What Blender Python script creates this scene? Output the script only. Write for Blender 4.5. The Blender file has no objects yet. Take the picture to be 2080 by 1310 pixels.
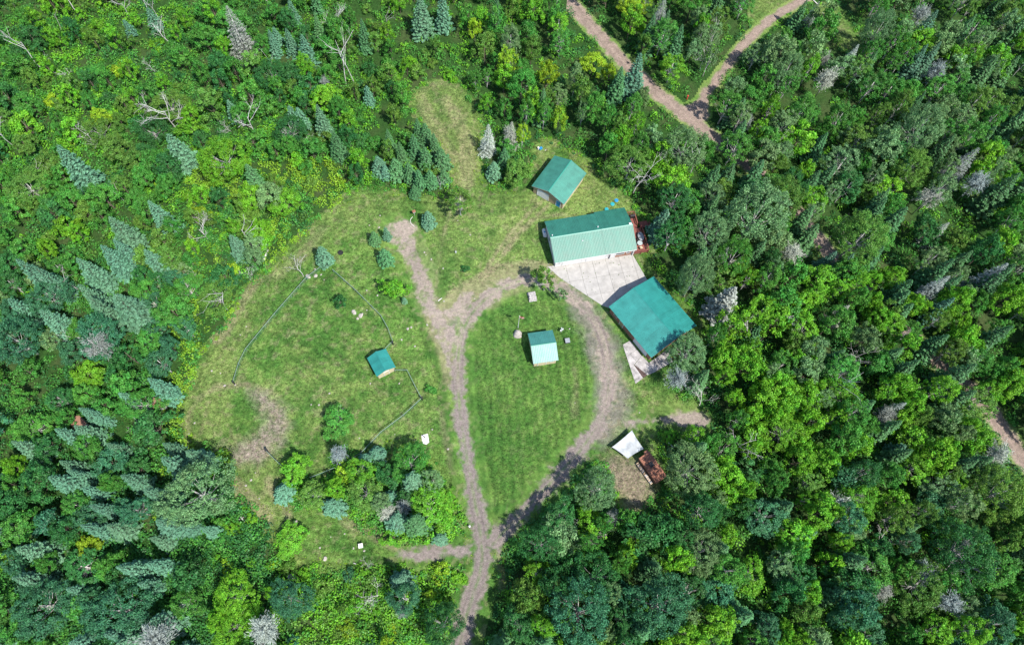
import bpy, math, random
import numpy as np
from math import radians as rad, sin, cos, pi, atan2, hypot

# ------------------------------------------------------------------ camera, sky, sun
S = bpy.context.scene
W0, H0 = 2080.0, 1310.0
PITCH, ROLL, FPX, HC = rad(22.5), rad(-6.0), 1480.0, 130.0
_cx = np.array([1, 0, 0.]); _cy = np.array([0, -cos(PITCH), -sin(PITCH)]); _cz = np.array([0, sin(PITCH), -cos(PITCH)])
CA = cos(ROLL)*_cx + sin(ROLL)*_cy; CB = -sin(ROLL)*_cx + cos(ROLL)*_cy; CC = _cz
cam_d = bpy.data.cameras.new('camera'); cam = bpy.data.objects.new('camera', cam_d)
S.collection.objects.link(cam); S.camera = cam
cam_d.sensor_width = 36.0; cam_d.lens = FPX/W0*36.0; cam_d.clip_end = 5000; cam_d.clip_start = 1
from mathutils import Matrix, Vector
M = Matrix(((CA[0], -CB[0], -CC[0], 0), (CA[1], -CB[1], -CC[1], 0), (CA[2], -CB[2], -CC[2], HC), (0, 0, 0, 1)))
cam.matrix_world = M

SUN_EL, SUN_AZ = rad(57), rad(-43)        # azimuth measured from +X, counter-clockwise
wd = bpy.data.worlds.new('World'); S.world = wd; wd.use_nodes = True
nt = wd.node_tree; bg = nt.nodes['Background']
sky = nt.nodes.new('ShaderNodeTexSky'); sky.sky_type = 'NISHITA'; sky.sun_disc = False
sky.sun_elevation = SUN_EL; sky.sun_rotation = pi/2 - SUN_AZ
sky.altitude = 300; sky.air_density = 1.0; sky.dust_density = 0.8
nt.links.new(sky.outputs[0], bg.inputs[0]); bg.inputs[1].default_value = 0.14
sd_ = bpy.data.lights.new('sun', 'SUN'); sun = bpy.data.objects.new('sun', sd_); S.collection.objects.link(sun)
sd_.energy = 4.6; sd_.angle = rad(0.55); sd_.color = (1.0, 0.955, 0.88)
sv = Vector((cos(SUN_EL)*cos(SUN_AZ), cos(SUN_EL)*sin(SUN_AZ), sin(SUN_EL)))
sun.rotation_euler = sv.to_track_quat('Z', 'Y').to_euler(); sun.location = (40, -40, 150)
S.view_settings.view_transform = 'Standard'; S.view_settings.look = 'None'
S.view_settings.exposure = 0.80; S.view_settings.gamma = 1.0; S.view_settings.use_curve_mapping = False
S.render.resolution_x = 1024; S.render.resolution_y = 644

# ------------------------------------------------------------------ survey: a point of the photograph on the ground (or at height z)
def G(px, py, z=0.0):
    d = (px-W0/2)*CA + (py-H0/2)*CB + FPX*CC
    return (d*(HC-z)/-d[2])[:2]
def Pn(x, y, z=0.0):
    d = np.stack([np.asarray(x, float), np.asarray(y, float), np.zeros_like(np.asarray(x, float))+z-HC], -1)
    k = d @ CC
    return W0/2 + FPX*(d@CA)/k, H0/2 + FPX*(d@CB)/k
def GP(pts, z=0.0): return np.array([G(a, b, z) for a, b in pts])

rng = np.random.default_rng(7); random.seed(7)
_lat = np.random.default_rng(11).random((8, 256, 256)).astype(np.float32)
def vnoise(x, y, s, k=0):
    x = np.asarray(x)/s + 1000.3; y = np.asarray(y)/s + 1000.7
    xi = np.floor(x).astype(int); yi = np.floor(y).astype(int); fx = x-xi; fy = y-yi
    fx = fx*fx*(3-2*fx); fy = fy*fy*(3-2*fy); L = _lat[k % 8]
    a = L[yi & 255, xi & 255]; b = L[yi & 255, (xi+1) & 255]; c = L[(yi+1) & 255, xi & 255]; d = L[(yi+1) & 255, (xi+1) & 255]
    return (a*(1-fx)+b*fx)*(1-fy)+(c*(1-fx)+d*fx)*fy
def fbm(x, y, s, o=4, k=0):
    t = 0; a = 1; n = 0
    for i in range(o):
        t = t + a*vnoise(x, y, s/2**i, k+i); n += a; a *= .55
    return t/n
def sdpoly(X, Y, poly):
    """signed distance, negative inside"""
    P = np.asarray(poly, float); d = np.full(X.shape, 1e9); ins = np.zeros(X.shape, bool)
    for i in range(len(P)):
        ax, ay = P[i]; bx, by = P[(i+1) % len(P)]
        ex, ey = bx-ax, by-ay; wx, wy = X-ax, Y-ay
        t = np.clip((wx*ex+wy*ey)/(ex*ex+ey*ey+1e-12), 0, 1)
        d = np.minimum(d, (wx-t*ex)**2+(wy-t*ey)**2)
        c = ((ay > Y) != (by > Y)) & (X < (bx-ax)*(Y-ay)/((by-ay) if abs(by-ay) > 1e-9 else 1e-9)+ax)
        ins ^= c
    return np.where(ins, -1, 1)*np.sqrt(d)
def sdline(X, Y, pts, wid):
    P = np.asarray(pts, float); d = np.full(X.shape, 1e9)
    wid = [wid]*len(P) if np.isscalar(wid) else wid
    for i in range(len(P)-1):
        ax, ay = P[i]; bx, by = P[i+1]; ex, ey = bx-ax, by-ay; wx, wy = X-ax, Y-ay
        t = np.clip((wx*ex+wy*ey)/(ex*ex+ey*ey+1e-12), 0, 1)
        d = np.minimum(d, np.hypot(wx-t*ex, wy-t*ey) - (wid[i]*(1-t)+wid[i+1]*t)*.5)
    return d
def smooth(pts, n=3):
    P = np.asarray(pts, float)
    for _ in range(n):
        Q = [P[0]]
        for i in range(len(P)-1): Q += [P[i]*.75+P[i+1]*.25, P[i]*.25+P[i+1]*.75]
        Q.append(P[-1]); P = np.array(Q)
    return P
def smoothc(pts, n=2):
    P = np.asarray(pts, float)
    for _ in range(n):
        N = np.roll(P, -1, 0); P = np.stack([P*.75+N*.25, P*.25+N*.75], 1).reshape(-1, 2)
    return P
def sst(a, b, x):
    t = np.clip((x-a)/(b-a), 0, 1); return t*t*(3-2*t)

# ------------------------------------------------------------------ object helpers
C = S.collection
def tag(o, label=None, cat=None, group=None, kind=None):
    if label: o['label'] = label
    if cat: o['category'] = cat
    if group: o['group'] = group
    if kind: o['kind'] = kind
    return o
def empty(name, loc, rz=0, label=None, cat=None, group=None):
    o = bpy.data.objects.new(name, None); C.objects.link(o)
    o.location = (loc[0], loc[1], loc[2] if len(loc) > 2 else 0); o.rotation_euler = (0, 0, rz); o.empty_display_size = .5
    return tag(o, label, cat, group)
def link(name, me, parent=None, loc=None, rz=None):
    o = bpy.data.objects.new(name, me); C.objects.link(o)
    if parent: o.parent = parent
    if loc is not None: o.location = (loc[0], loc[1], loc[2] if len(loc) > 2 else 0)
    if rz is not None: o.rotation_euler = (0, 0, rz)
    return o
class MB:
    def __init__(s): s.v = []; s.f = []
    def add(s, v, f):
        n = len(s.v); s.v += [tuple(p) for p in v]; s.f += [tuple(i+n for i in q) for q in f]; return s
    def box(s, x0, x1, y0, y1, z0, z1):
        return s.add([(x0,y0,z0),(x1,y0,z0),(x1,y1,z0),(x0,y1,z0),(x0,y0,z1),(x1,y0,z1),(x1,y1,z1),(x0,y1,z1)],
                     [(0,3,2,1),(4,5,6,7),(0,1,5,4),(1,2,6,5),(2,3,7,6),(3,0,4,7)])
    def obox(s, c, l, w, h, a=0, z=0):
        ca, sa = cos(a), sin(a); P = []
        for zz in (z, z+h):
            for x, y in ((-l/2,-w/2),(l/2,-w/2),(l/2,w/2),(-l/2,w/2)): P.append((c[0]+x*ca-y*sa, c[1]+x*sa+y*ca, zz))
        return s.add(P, [(0,3,2,1),(4,5,6,7),(0,1,5,4),(1,2,6,5),(2,3,7,6),(3,0,4,7)])
    def tube(s, pts, r, n=6, cap=True):
        pts = [Vector(p) for p in pts]; r = r if hasattr(r, '__len__') else [r]*len(pts); V = []; F = []
        for i, p in enumerate(pts):
            d = (pts[min(i+1, len(pts)-1)]-pts[max(i-1, 0)]).normalized()
            u = d.orthogonal().normalized() if i == 0 else (u - d*u.dot(d)).normalized()
            w = d.cross(u)
            for k in range(n):
                a = 2*pi*k/n; V.append(p+(u*cos(a)+w*sin(a))*r[i])
        for i in range(len(pts)-1):
            for k in range(n):
                a = i*n+k; b = i*n+(k+1) % n; F.append((a, b, b+n, a+n))
        if cap: F.append(tuple(range(n))[::-1]); F.append(tuple(range(len(V)-n, len(V))))
        return s.add(V, F)
    def prism(s, poly, z0, z1):
        n = len(poly); V = [(p[0], p[1], z0) for p in poly]+[(p[0], p[1], z1) for p in poly]
        return s.add(V, [tuple(range(n))[::-1], tuple(range(n, 2*n))]+[(i, (i+1) % n, (i+1) % n+n, i+n) for i in range(n)])
    def lathe(s, prof, n=16, c=(0, 0)):
        V = []; F = []
        for r, z in prof:
            for k in range(n): V.append((c[0]+r*cos(2*pi*k/n), c[1]+r*sin(2*pi*k/n), z))
        for i in range(len(prof)-1):
            for k in range(n):
                a = i*n+k; b = i*n+(k+1) % n; F.append((a, b, b+n, a+n))
        F.append(tuple(range(len(V)-n, len(V)))); F.append(tuple(range(n))[::-1])
        return s.add(V, F)
    def mesh(s, name, m, smooth_=False):
        me = bpy.data.meshes.new(name); me.from_pydata(s.v, [], s.f); me.materials.append(m); me.update()
        if smooth_: me.polygons.foreach_set('use_smooth', [True]*len(me.polygons))
        return me
    def build(s, name, m, parent=None, smooth_=False, loc=None, rz=None):
        return link(name, s.mesh(name, m, smooth_), parent, loc, rz)
def npmesh(name, V, F, m, attrs=None, cols=None, smooth_=False):
    """V (n,3), F (k,4) or (k,3) arrays"""
    me = bpy.data.meshes.new(name); V = np.ascontiguousarray(V, np.float32); F = np.ascontiguousarray(F, np.int32); k = F.shape[1]
    me.vertices.add(len(V)); me.vertices.foreach_set('co', V.ravel())
    me.loops.add(F.size); me.loops.foreach_set('vertex_index', F.ravel())
    me.polygons.add(len(F)); me.polygons.foreach_set('loop_start', np.arange(0, F.size, k, dtype=np.int32))
    me.polygons.foreach_set('loop_total', np.full(len(F), k, np.int32))
    if smooth_: me.polygons.foreach_set('use_smooth', np.ones(len(F), bool))
    for n_, a in (attrs or {}).items():
        t = me.attributes.new(n_, 'FLOAT', 'POINT'); t.data.foreach_set('value', np.ascontiguousarray(a, np.float32))
    for n_, a in (cols or {}).items():
        t = me.attributes.new(n_, 'FLOAT_COLOR', 'POINT')
        c = np.ones((len(V), 4), np.float32); c[:, :3] = a; t.data.foreach_set('color', c.ravel())
    me.materials.append(m); me.update(); me.validate(); return me

# ------------------------------------------------------------------ materials
def newmat(name):
    m = bpy.data.materials.new(name); m.use_nodes = True; t = m.node_tree
    return m, t, t.nodes['Principled BSDF'], t.nodes, t.links
def simple(name, col, rough=.7, metal=0, var=.12, scale=3.0, spec=.4, bump=0.0, bscale=20.):
    m, t, b, N, L = newmat(name)
    b.inputs['Roughness'].default_value = rough; b.inputs['Metallic'].default_value = metal
    b.inputs['Specular IOR Level'].default_value = spec
    tc = N.new('ShaderNodeTexCoord'); nz = N.new('ShaderNodeTexNoise'); nz.inputs['Scale'].default_value = scale; nz.inputs['Detail'].default_value = 6
    L.new(tc.outputs['Object'], nz.inputs['Vector'])
    r = N.new('ShaderNodeMapRange'); r.inputs['From Min'].default_value = .3; r.inputs['From Max'].default_value = .7
    r.inputs['To Min'].default_value = 1-var; r.inputs['To Max'].default_value = 1+var
    L.new(nz.outputs['Fac'], r.inputs['Value'])
    mx = N.new('ShaderNodeVectorMath'); mx.operation = 'SCALE'; mx.inputs[0].default_value = col
    L.new(r.outputs[0], mx.inputs['Scale']); L.new(mx.outputs[0], b.inputs['Base Color'])
    if bump:
        n2 = N.new('ShaderNodeTexNoise'); n2.inputs['Scale'].default_value = bscale; L.new(tc.outputs['Object'], n2.inputs['Vector'])
        bp = N.new('ShaderNodeBump'); bp.inputs['Strength'].default_value = bump; bp.inputs['Distance'].default_value = .03
        L.new(n2.outputs['Fac'], bp.inputs['Height']); L.new(bp.outputs[0], b.inputs['Normal'])
    return m
def ground_mat(name, bump=.6, bs=3.0, contrast=.45, fine=7.0, cool=(.9, .95, .95), warm=(1.1, 1.05, 1.05)):
    m, t, b, N, L = newmat(name); b.inputs['Roughness'].default_value = .95; b.inputs['Specular IOR Level'].default_value = .15
    at = N.new('ShaderNodeAttribute'); at.attribute_name = 'col'
    g = N.new('ShaderNodeNewGeometry')
    n1 = N.new('ShaderNodeTexNoise'); n1.inputs['Scale'].default_value = fine; n1.inputs['Detail'].default_value = 4; n1.inputs['Roughness'].default_value = .7
    L.new(g.outputs['Position'], n1.inputs['Vector'])
    n3 = N.new('ShaderNodeTexNoise'); n3.inputs['Scale'].default_value = 1.6; n3.inputs['Detail'].default_value = 6; n3.inputs['Roughness'].default_value = .65
    L.new(g.outputs['Position'], n3.inputs['Vector'])
    ad = N.new('ShaderNodeMath'); ad.operation = 'ADD'; L.new(n1.outputs['Fac'], ad.inputs[0]); L.new(n3.outputs['Fac'], ad.inputs[1])
    r = N.new('ShaderNodeMapRange'); r.inputs['From Min'].default_value = .75; r.inputs['From Max'].default_value = 1.25
    r.inputs['To Min'].default_value = 1-contrast; r.inputs['To Max'].default_value = 1+contrast
    L.new(ad.outputs[0], r.inputs['Value'])
    mx = N.new('ShaderNodeVectorMath'); mx.operation = 'SCALE'; L.new(at.outputs['Color'], mx.inputs[0]); L.new(r.outputs[0], mx.inputs['Scale'])
    n4 = N.new('ShaderNodeTexNoise'); n4.inputs['Scale'].default_value = 2.6; n4.inputs['Detail'].default_value = 5; n4.inputs['Roughness'].default_value = .75
    mp4 = N.new('ShaderNodeMapping'); mp4.inputs['Location'].default_value = (31, 17, 5); L.new(g.outputs['Position'], mp4.inputs[0]); L.new(mp4.outputs[0], n4.inputs['Vector'])
    cr = N.new('ShaderNodeValToRGB'); cr.color_ramp.elements[0].position = .40; cr.color_ramp.elements[1].position = .62
    cr.color_ramp.elements[0].color = (*cool, 1); cr.color_ramp.elements[1].color = (*warm, 1); L.new(n4.outputs['Fac'], cr.inputs[0])
    mm = N.new('ShaderNodeVectorMath'); mm.operation = 'MULTIPLY'; L.new(mx.outputs[0], mm.inputs[0]); L.new(cr.outputs[0], mm.inputs[1])
    L.new(mm.outputs[0], b.inputs['Base Color'])
    n2 = N.new('ShaderNodeTexNoise'); n2.inputs['Scale'].default_value = bs; n2.inputs['Detail'].default_value = 5; n2.inputs['Roughness'].default_value = .8
    L.new(g.outputs['Position'], n2.inputs['Vector'])
    bp = N.new('ShaderNodeBump'); bp.inputs['Strength'].default_value = bump; bp.inputs['Distance'].default_value = .25
    L.new(n2.outputs['Fac'], bp.inputs['Height']); L.new(bp.outputs[0], b.inputs['Normal'])
    return m
def leaf_mat(name, trans=.3, use_obj=True, rough=.5, spec=.25, lo=.45, hi=1.55, h0=.478, h1=.515):
    m, t, b, N, L = newmat(name); b.inputs['Roughness'].default_value = rough; b.inputs['Specular IOR Level'].default_value = spec
    if use_obj:
        oi = N.new('ShaderNodeObjectInfo'); src = oi.outputs['Color']
    else:
        a2 = N.new('ShaderNodeAttribute'); a2.attribute_name = 'col'; src = a2.outputs['Color']
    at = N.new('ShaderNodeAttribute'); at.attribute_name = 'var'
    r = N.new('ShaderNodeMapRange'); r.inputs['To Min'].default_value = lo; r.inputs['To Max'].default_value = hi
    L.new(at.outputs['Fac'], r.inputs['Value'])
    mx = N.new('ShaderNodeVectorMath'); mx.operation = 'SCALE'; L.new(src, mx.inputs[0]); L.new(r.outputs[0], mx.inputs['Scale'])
    at2 = N.new('ShaderNodeAttribute'); at2.attribute_name = 'hue'
    r2 = N.new('ShaderNodeMapRange'); r2.inputs['To Min'].default_value = h0; r2.inputs['To Max'].default_value = h1
    L.new(at2.outputs['Fac'], r2.inputs['Value'])
    hs = N.new('ShaderNodeHueSaturation'); L.new(r2.outputs[0], hs.inputs['Hue']); L.new(mx.outputs[0], hs.inputs['Color'])
    L.new(hs.outputs[0], b.inputs['Base Color'])
    tr = N.new('ShaderNodeBsdfTranslucent'); L.new(hs.outputs[0], tr.inputs['Color'])
    ms = N.new('ShaderNodeMixShader'); ms.inputs[0].default_value = trans
    L.new(b.outputs[0], ms.inputs[1]); L.new(tr.outputs[0], ms.inputs[2]); L.new(ms.outputs[0], N['Material Output'].inputs['Surface'])
    return m
def bark_mat(name, a, b_, scale=6):
    m, t, b, N, L = newmat(name); b.inputs['Roughness'].default_value = .85
    tc = N.new('ShaderNodeTexCoord'); nz = N.new('ShaderNodeTexNoise'); nz.inputs['Scale'].default_value = scale; nz.inputs['Detail'].default_value = 5
    mp = N.new('ShaderNodeMapping'); mp.inputs['Scale'].default_value = (1, 1, .25); L.new(tc.outputs['Object'], mp.inputs[0]); L.new(mp.outputs[0], nz.inputs['Vector'])
    cr = N.new('ShaderNodeValToRGB'); cr.color_ramp.elements[0].position = .38; cr.color_ramp.elements[1].position = .6
    cr.color_ramp.elements[0].color = (*a, 1); cr.color_ramp.elements[1].color = (*b_, 1)
    L.new(nz.outputs['Fac'], cr.inputs[0]); L.new(cr.outputs[0], b.inputs['Base Color']); return m
def roof_mat(name, col, rough=.38, spec=.6, metal=0.0):
    m, t, b, N, L = newmat(name); b.inputs['Specular IOR Level'].default_value = spec; b.inputs['Metallic'].default_value = metal
    tc = N.new('ShaderNodeNewGeometry')
    n = N.new('ShaderNodeTexNoise'); n.inputs['Scale'].default_value = .7; n.inputs['Detail'].default_value = 8; n.inputs['Roughness'].default_value = .65
    L.new(tc.outputs['Position'], n.inputs['Vector'])
    oi = N.new('ShaderNodeObjectInfo')
    ad = N.new('ShaderNodeMath'); ad.operation = 'MULTIPLY_ADD'; ad.inputs[1].default_value = .18; L.new(oi.outputs['Random'], ad.inputs[0]); L.new(n.outputs['Fac'], ad.inputs[2])
    r = N.new('ShaderNodeMapRange'); r.inputs['From Min'].default_value = .3; r.inputs['From Max'].default_value = .9; r.inputs['To Min'].default_value = .74; r.inputs['To Max'].default_value = 1.26
    tob = N.new('ShaderNodeTexCoord'); ms_ = N.new('ShaderNodeMapping'); ms_.inputs['Scale'].default_value = (9, .35, 1); L.new(tob.outputs['Object'], ms_.inputs[0])
    vo = N.new('ShaderNodeVectorMath'); vo.operation = 'ADD'; cmb = N.new('ShaderNodeCombineXYZ'); mr = N.new('ShaderNodeMath'); mr.operation = 'MULTIPLY'; mr.inputs[1].default_value = 50
    L.new(oi.outputs['Random'], mr.inputs[0]); L.new(mr.outputs[0], cmb.inputs[0]); L.new(cmb.outputs[0], vo.inputs[0]); L.new(ms_.outputs[0], vo.inputs[1])
    ns = N.new('ShaderNodeTexNoise'); ns.inputs['Scale'].default_value = 1.0; ns.inputs['Detail'].default_value = 4; L.new(vo.outputs[0], ns.inputs['Vector'])
    a2 = N.new('ShaderNodeMath'); a2.operation = 'MULTIPLY_ADD'; a2.inputs[1].default_value = .35; L.new(ns.outputs['Fac'], a2.inputs[0]); L.new(ad.outputs[0], a2.inputs[2])
    a3 = N.new('ShaderNodeMath'); a3.operation = 'SUBTRACT'; a3.inputs[1].default_value = .175; L.new(a2.outputs[0], a3.inputs[0])
    L.new(a3.outputs[0], r.inputs['Value'])
    mx = N.new('ShaderNodeVectorMath'); mx.operation = 'SCALE'; mx.inputs[0].default_value = col; L.new(r.outputs[0], mx.inputs['Scale']); L.new(mx.outputs[0], b.inputs['Base Color'])
    r2 = N.new('ShaderNodeMapRange'); r2.inputs['To Min'].default_value = rough-.08; r2.inputs['To Max'].default_value = rough+.1
    L.new(n.outputs['Fac'], r2.inputs['Value']); L.new(r2.outputs[0], b.inputs['Roughness'])
    return m
M_ground = ground_mat('forest_soil', .8, 2.0, .5)
M_lawn = ground_mat('lawn_grass', 1.2, 3.2, .72, 4.2, (.80, .93, .76), (1.22, 1.07, 1.22))
M_gravel = ground_mat('gravel', .7, 5.0, .36, 5.0, (.88, .94, .86), (1.12, 1.05, 1.12))
M_leaf = leaf_mat('leaf', .32)
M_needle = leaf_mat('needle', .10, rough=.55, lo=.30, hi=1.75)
M_twig = leaf_mat('lichen_twig', .08, rough=.8, spec=.1, lo=.55, hi=1.35)
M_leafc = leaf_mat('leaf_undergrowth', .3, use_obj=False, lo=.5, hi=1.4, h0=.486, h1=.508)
M_bark = bark_mat('bark_brown', (.07, .055, .04), (.16, .13, .10))
M_birch = bark_mat('bark_birch', (.34, .33, .31), (.60, .58, .56), 5)
M_greyb = bark_mat('bark_grey', (.20, .19, .18), (.45, .44, .42), 5)
M_roof = roof_mat('green_steel', (.027, .155, .112), .44)
M_roofshed = roof_mat('bright_green_steel', (.045, .19, .165), .44, .65)
M_rooftan = roof_mat('weathered_green_steel', (.042, .21, .155), .52, 1.0, .30)
M_roofteal = roof_mat('teal_steel', (.016, .175, .155), .46)
M_ridge = simple('ridge_cap_steel', (.03, .20, .15), .4, var=.05)
M_white = simple('white_siding', (.54, .54, .54), .6, var=.05)
M_tan = simple('tan_siding', (.29, .22, .14), .75, var=.12)
M_cream = simple('cream_siding', (.48, .41, .27), .75, var=.08)
M_brick = simple('brick_brown', (.24, .12, .08), .85, var=.3, scale=9)
M_glass = simple('window_glass', (.03, .04, .05), .12, var=.02, spec=.8)
M_conc = simple('concrete', (.33, .315, .295), .9, var=.16, scale=.9, bump=.2)
M_concd = simple('stained_concrete', (.31, .29, .28), .9, var=.4, scale=1.1, bump=.3)
M_dirt = simple('dark_dirt', (.07, .045, .04), .95, var=.3)
M_deck = simple('deck_stain', (.20, .065, .05), .7, var=.25, scale=5)
M_black = simple('black_plastic', (.02, .02, .022), .5, var=.1)
M_grey = simple('grey_plastic', (.22, .24, .26), .6, var=.1)
M_metal = simple('galvanised', (.42, .47, .45), .4, .3, var=.1)
M_rail = simple('coated_rail', (.17, .24, .21), .5, var=.1)
M_green = simple('green_vinyl', (.05, .18, .13), .5, var=.1)
M_rock = simple('pale_rock', (.33, .30, .27), .9, var=.28, scale=3, bump=.5, bscale=6)
M_wood = simple('weathered_wood', (.36, .34, .33), .85, var=.3, scale=4)
M_freshwood = simple('split_wood', (.62, .45, .30), .85, var=.3, scale=5)
M_rust = simple('rusty_steel', (.25, .105, .065), .75, var=.45, scale=1.6)
M_tarp = simple('white_tarp', (.36, .38, .39), .6, var=.22, scale=1.1, bump=.6, bscale=2.5)
M_blue = simple('blue_plastic', (.02, .20, .42), .45, var=.1)
M_teal = simple('teal_plastic', (.02, .28, .32), .5, var=.1)
M_red = simple('red_paint', (.45, .06, .04), .6, var=.1)
M_padwhite = simple('white_pad', (.60, .57, .55), .8, var=.1)

# ------------------------------------------------------------------ clearing, roads (surveyed outlines)
clear_px = [(838,190),(862,168),(892,160),(925,166),(950,190),(966,218),(984,262),(980,300),(972,335),(985,372),(1005,383),(1062,380),
 (1082,345),(1078,305),(1095,287),(1122,288),(1150,302),(1195,332),(1240,368),(1272,402),(1296,425),(1322,440),(1322,500),(1318,535),(1328,562),(1375,600),
 (1440,665),(1400,705),(1372,735),(1362,770),(1385,808),(1432,832),(1444,858),(1432,885),(1398,884),(1352,876),(1344,905),(1362,950),(1340,985),(1325,1015),(1300,1052),(1262,1035),
 (1246,985),(1225,945),(1192,935),(1158,968),(1102,1028),(1050,1066),(1018,1092),(1008,1130),(1024,1180),(1000,1250),(985,1335),(915,1335),(932,1250),(946,1190),(957,1140),(930,1138),(880,1150),(846,1165),
 (812,1150),(765,1148),(715,1163),(655,1158),(598,1148),(560,1105),(535,1050),(500,1015),(478,985),(468,930),(440,905),(395,902),(372,870),(378,810),(398,745),(430,695),(468,655),(487,600),
 (520,572),(560,535),(592,498),(640,450),(690,408),(742,385),(800,390),(860,404),(918,405),(925,375),(902,320),(868,262),(838,225)]
isl_px = [(572,985),(600,968),(640,985),(672,960),(676,905),(735,925),(790,905),(850,908),(885,940),(908,985),(940,1030),(948,1085),(915,1103),(860,1110),(800,1108),(745,1085),(705,1045),(660,1030),(610,1030),(575,1015)]
glade_px = [(1682,5),(1720,28),(1748,85),(1742,112),(1712,100),(1690,70),(1660,50),(1655,15)]
glade2_px = [(1528,-5),(1660,-5),(1600,28),(1556,62),(1530,70),(1520,30)]
clearW = smoothc(GP(clear_px), 1); islW = smoothc(GP(isl_px), 1); gl1 = smoothc(GP(glade_px)); gl2 = smoothc(GP(glade2_px))
road1 = smooth(GP([(1120,-40),(1162,12),(1218,72),(1268,130),(1335,190),(1398,240),(1470,296),(1545,352),(1612,425),(1678,505),(1760,600),(1865,700),(1985,798),(2045,882),(2110,975)]))
road2 = smooth(GP([(1412,222),(1452,168),(1503,98),(1560,42),(1628,2),(1700,-40)]))
drive_l = smooth(GP([(928,1345),(948,1240),(982,1150),(976,1080),(958,985),(942,890),(930,800),(930,715),(944,655),(985,605),(1040,573),(1092,566)]))
drive_r = smooth(GP([(1085,566),(1135,580),(1180,618),(1215,660),(1234,720),(1238,790),(1220,860),(1170,925),(1110,990),(1050,1050),(1000,1105)]))
def sd_clear(X, Y):
    n = (fbm(X, Y, 3.0, 3, 2)-.5)*2.2
    d = np.minimum.reduce([sdpoly(X, Y, clearW), sdpoly(X, Y, gl1), sdpoly(X, Y, gl2)])
    return np.maximum(d, -sdpoly(X, Y, islW)) + n

GREEN = np.array((.052, .130, .023)); GREEN2 = np.array((.092, .182, .034)); DRY = np.array((.195, .240, .076)); TAN = np.array((.240, .205, .125)); DKG = np.array((.027, .078, .014))
GRAV = np.array((.265, .222, .185)); GRAVD = np.array((.160, .134, .130))
def mixc(a, b, t): return a*(1-t[..., None]) + b*t[..., None]
dry_px = [([(838,190),(892,160),(950,190),(984,262),(975,340),(960,380),(925,375),(868,262)], .6),
 ([(880,400),(1080,385),(1110,420),(1100,520),(1000,560),(920,600),(880,520)], .33),
 ([(1150,300),(1290,430),(1140,440),(1185,350)], .50), ([(1085,285),(1130,290),(1110,320),(1085,330)], .45),
 ([(560,530),(640,450),(740,390),(860,410),(790,440),(660,500),(600,540),(500,660),(470,660)], .28),
 ([(380,790),(470,650),(500,640),(470,780),(440,900),(385,900)], .40),
 ([(440,900),(560,900),(560,1040),(620,1150),(560,1110),(470,980)], .42),
 ([(500,790),(720,700),(900,760),(880,880),(700,900),(560,880)], .16),
 ([(850,400),(940,395),(960,440),(880,450)], .45), ([(1200,1000),(1290,900),(1340,990),(1300,1050)], .5),
 ([(1250,780),(1290,780),(1440,835),(1300,880),(1240,900)], .35), ([(1682,5),(1748,85),(1712,100),(1655,15)], .45), ([(1528,-5),(1660,-5),(1530,70)], .4)]
dryW = [(GP(p), s) for p, s in dry_px]
tanL = [(smooth(GP([(862,218),(885,262),(908,300),(925,322)])), 2.6, .28), (smooth(GP([(905,205),(930,245),(948,290),(952,335),(938,395),(934,430)])), 2.8, .38),
 (smooth(GP([(850,200),(868,175),(893,168),(925,176)])), 1.0, .2),
 (smooth(GP([(1128,402),(1090,440),(1048,478),(1020,520),(990,560)])), .55, .75), (smooth(GP([(1112,398),(1075,432),(1034,478),(1008,515),(980,560)])), .55, .7),
 (smooth(GP([(1150,436),(1110,438),(1078,448)])), .6, .5), (smooth(GP([(925,405),(900,470),(890,560)])), .5, .3), (smooth(GP([(895,640),(925,610),(975,578),(1030,552),(1085,548),(1120,556)])), 4.2, .62), (smooth(GP([(880,640),(900,700),(918,770)])), 3.0, .55),
 (smooth(GP([(1012,1120),(1022,1185),(996,1310)])), .7, .5), (smooth(GP([(1000,620),(1040,590),(1070,585)])), 1.6, .35), (smooth(GP([(560,560),(610,525),(650,470)])), 2.0, .25), (smooth(GP([(870,610),(860,560),(840,500)])), 5.0, .25),
 (smooth(GP([(520,572),(470,655),(440,690)])), 1.6, .55), (smooth(GP([(383,905),(378,850),(402,810),(440,785),(490,781),(530,786),(562,803)])), .6, .55),
 (smooth(GP([(478,985),(500,1015),(545,1050)])), 2.2, .55), (smooth(GP([(545,975),(565,1020),(585,1045)])), 1.0, .6), (smooth(GP([(700,1060),(760,1085),(800,1110)])), 1.4, .4),
 (smooth(GP([(897,835),(905,890),(918,960)])), .5, .6), (smooth(GP([(868,650),(898,730),(905,760)])), .7, .3),
 (smooth(GP([(1168,750),(1172,800),(1165,840)])), .6, .35)]
darkL = [(smooth(GP([(845,640),(868,690),(893,760),(905,840),(915,930),(925,1000)])), 1.0, .55), (smooth(GP([(870,450),(905,480),(893,610)])), 1.2, .4),
 (smooth(GP([(880,190),(910,240),(925,300)])), 1.4, .4), (smooth(GP([(400,800),(395,850),(410,900)])), 1.2, .35), (smooth(GP([(1225,650),(1255,700),(1280,760)])), 1.6, .5)]
loopW = GP([(990,612),(1080,575),(1170,625),(1215,700),(1215,800),(1170,900),(1020,1060),(985,1060),(950,900),(935,750)])
pastW = GP([(477,778),(502,713),(625,568),(675,553),(775,645),(799,697),(860,810),(735,922),(600,980),(560,930),(590,860),(540,800)])
lobeW = GP(clear_px[:9]+[(950,350),(925,360),(902,320),(868,262),(838,225)])
crescW = smoothc(GP([(500,792),(540,795),(572,815),(590,850),(588,885),(560,915),(525,945),(490,945),(455,925),(440,905),(480,905),(520,880),(535,845),(520,815)]))
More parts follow.
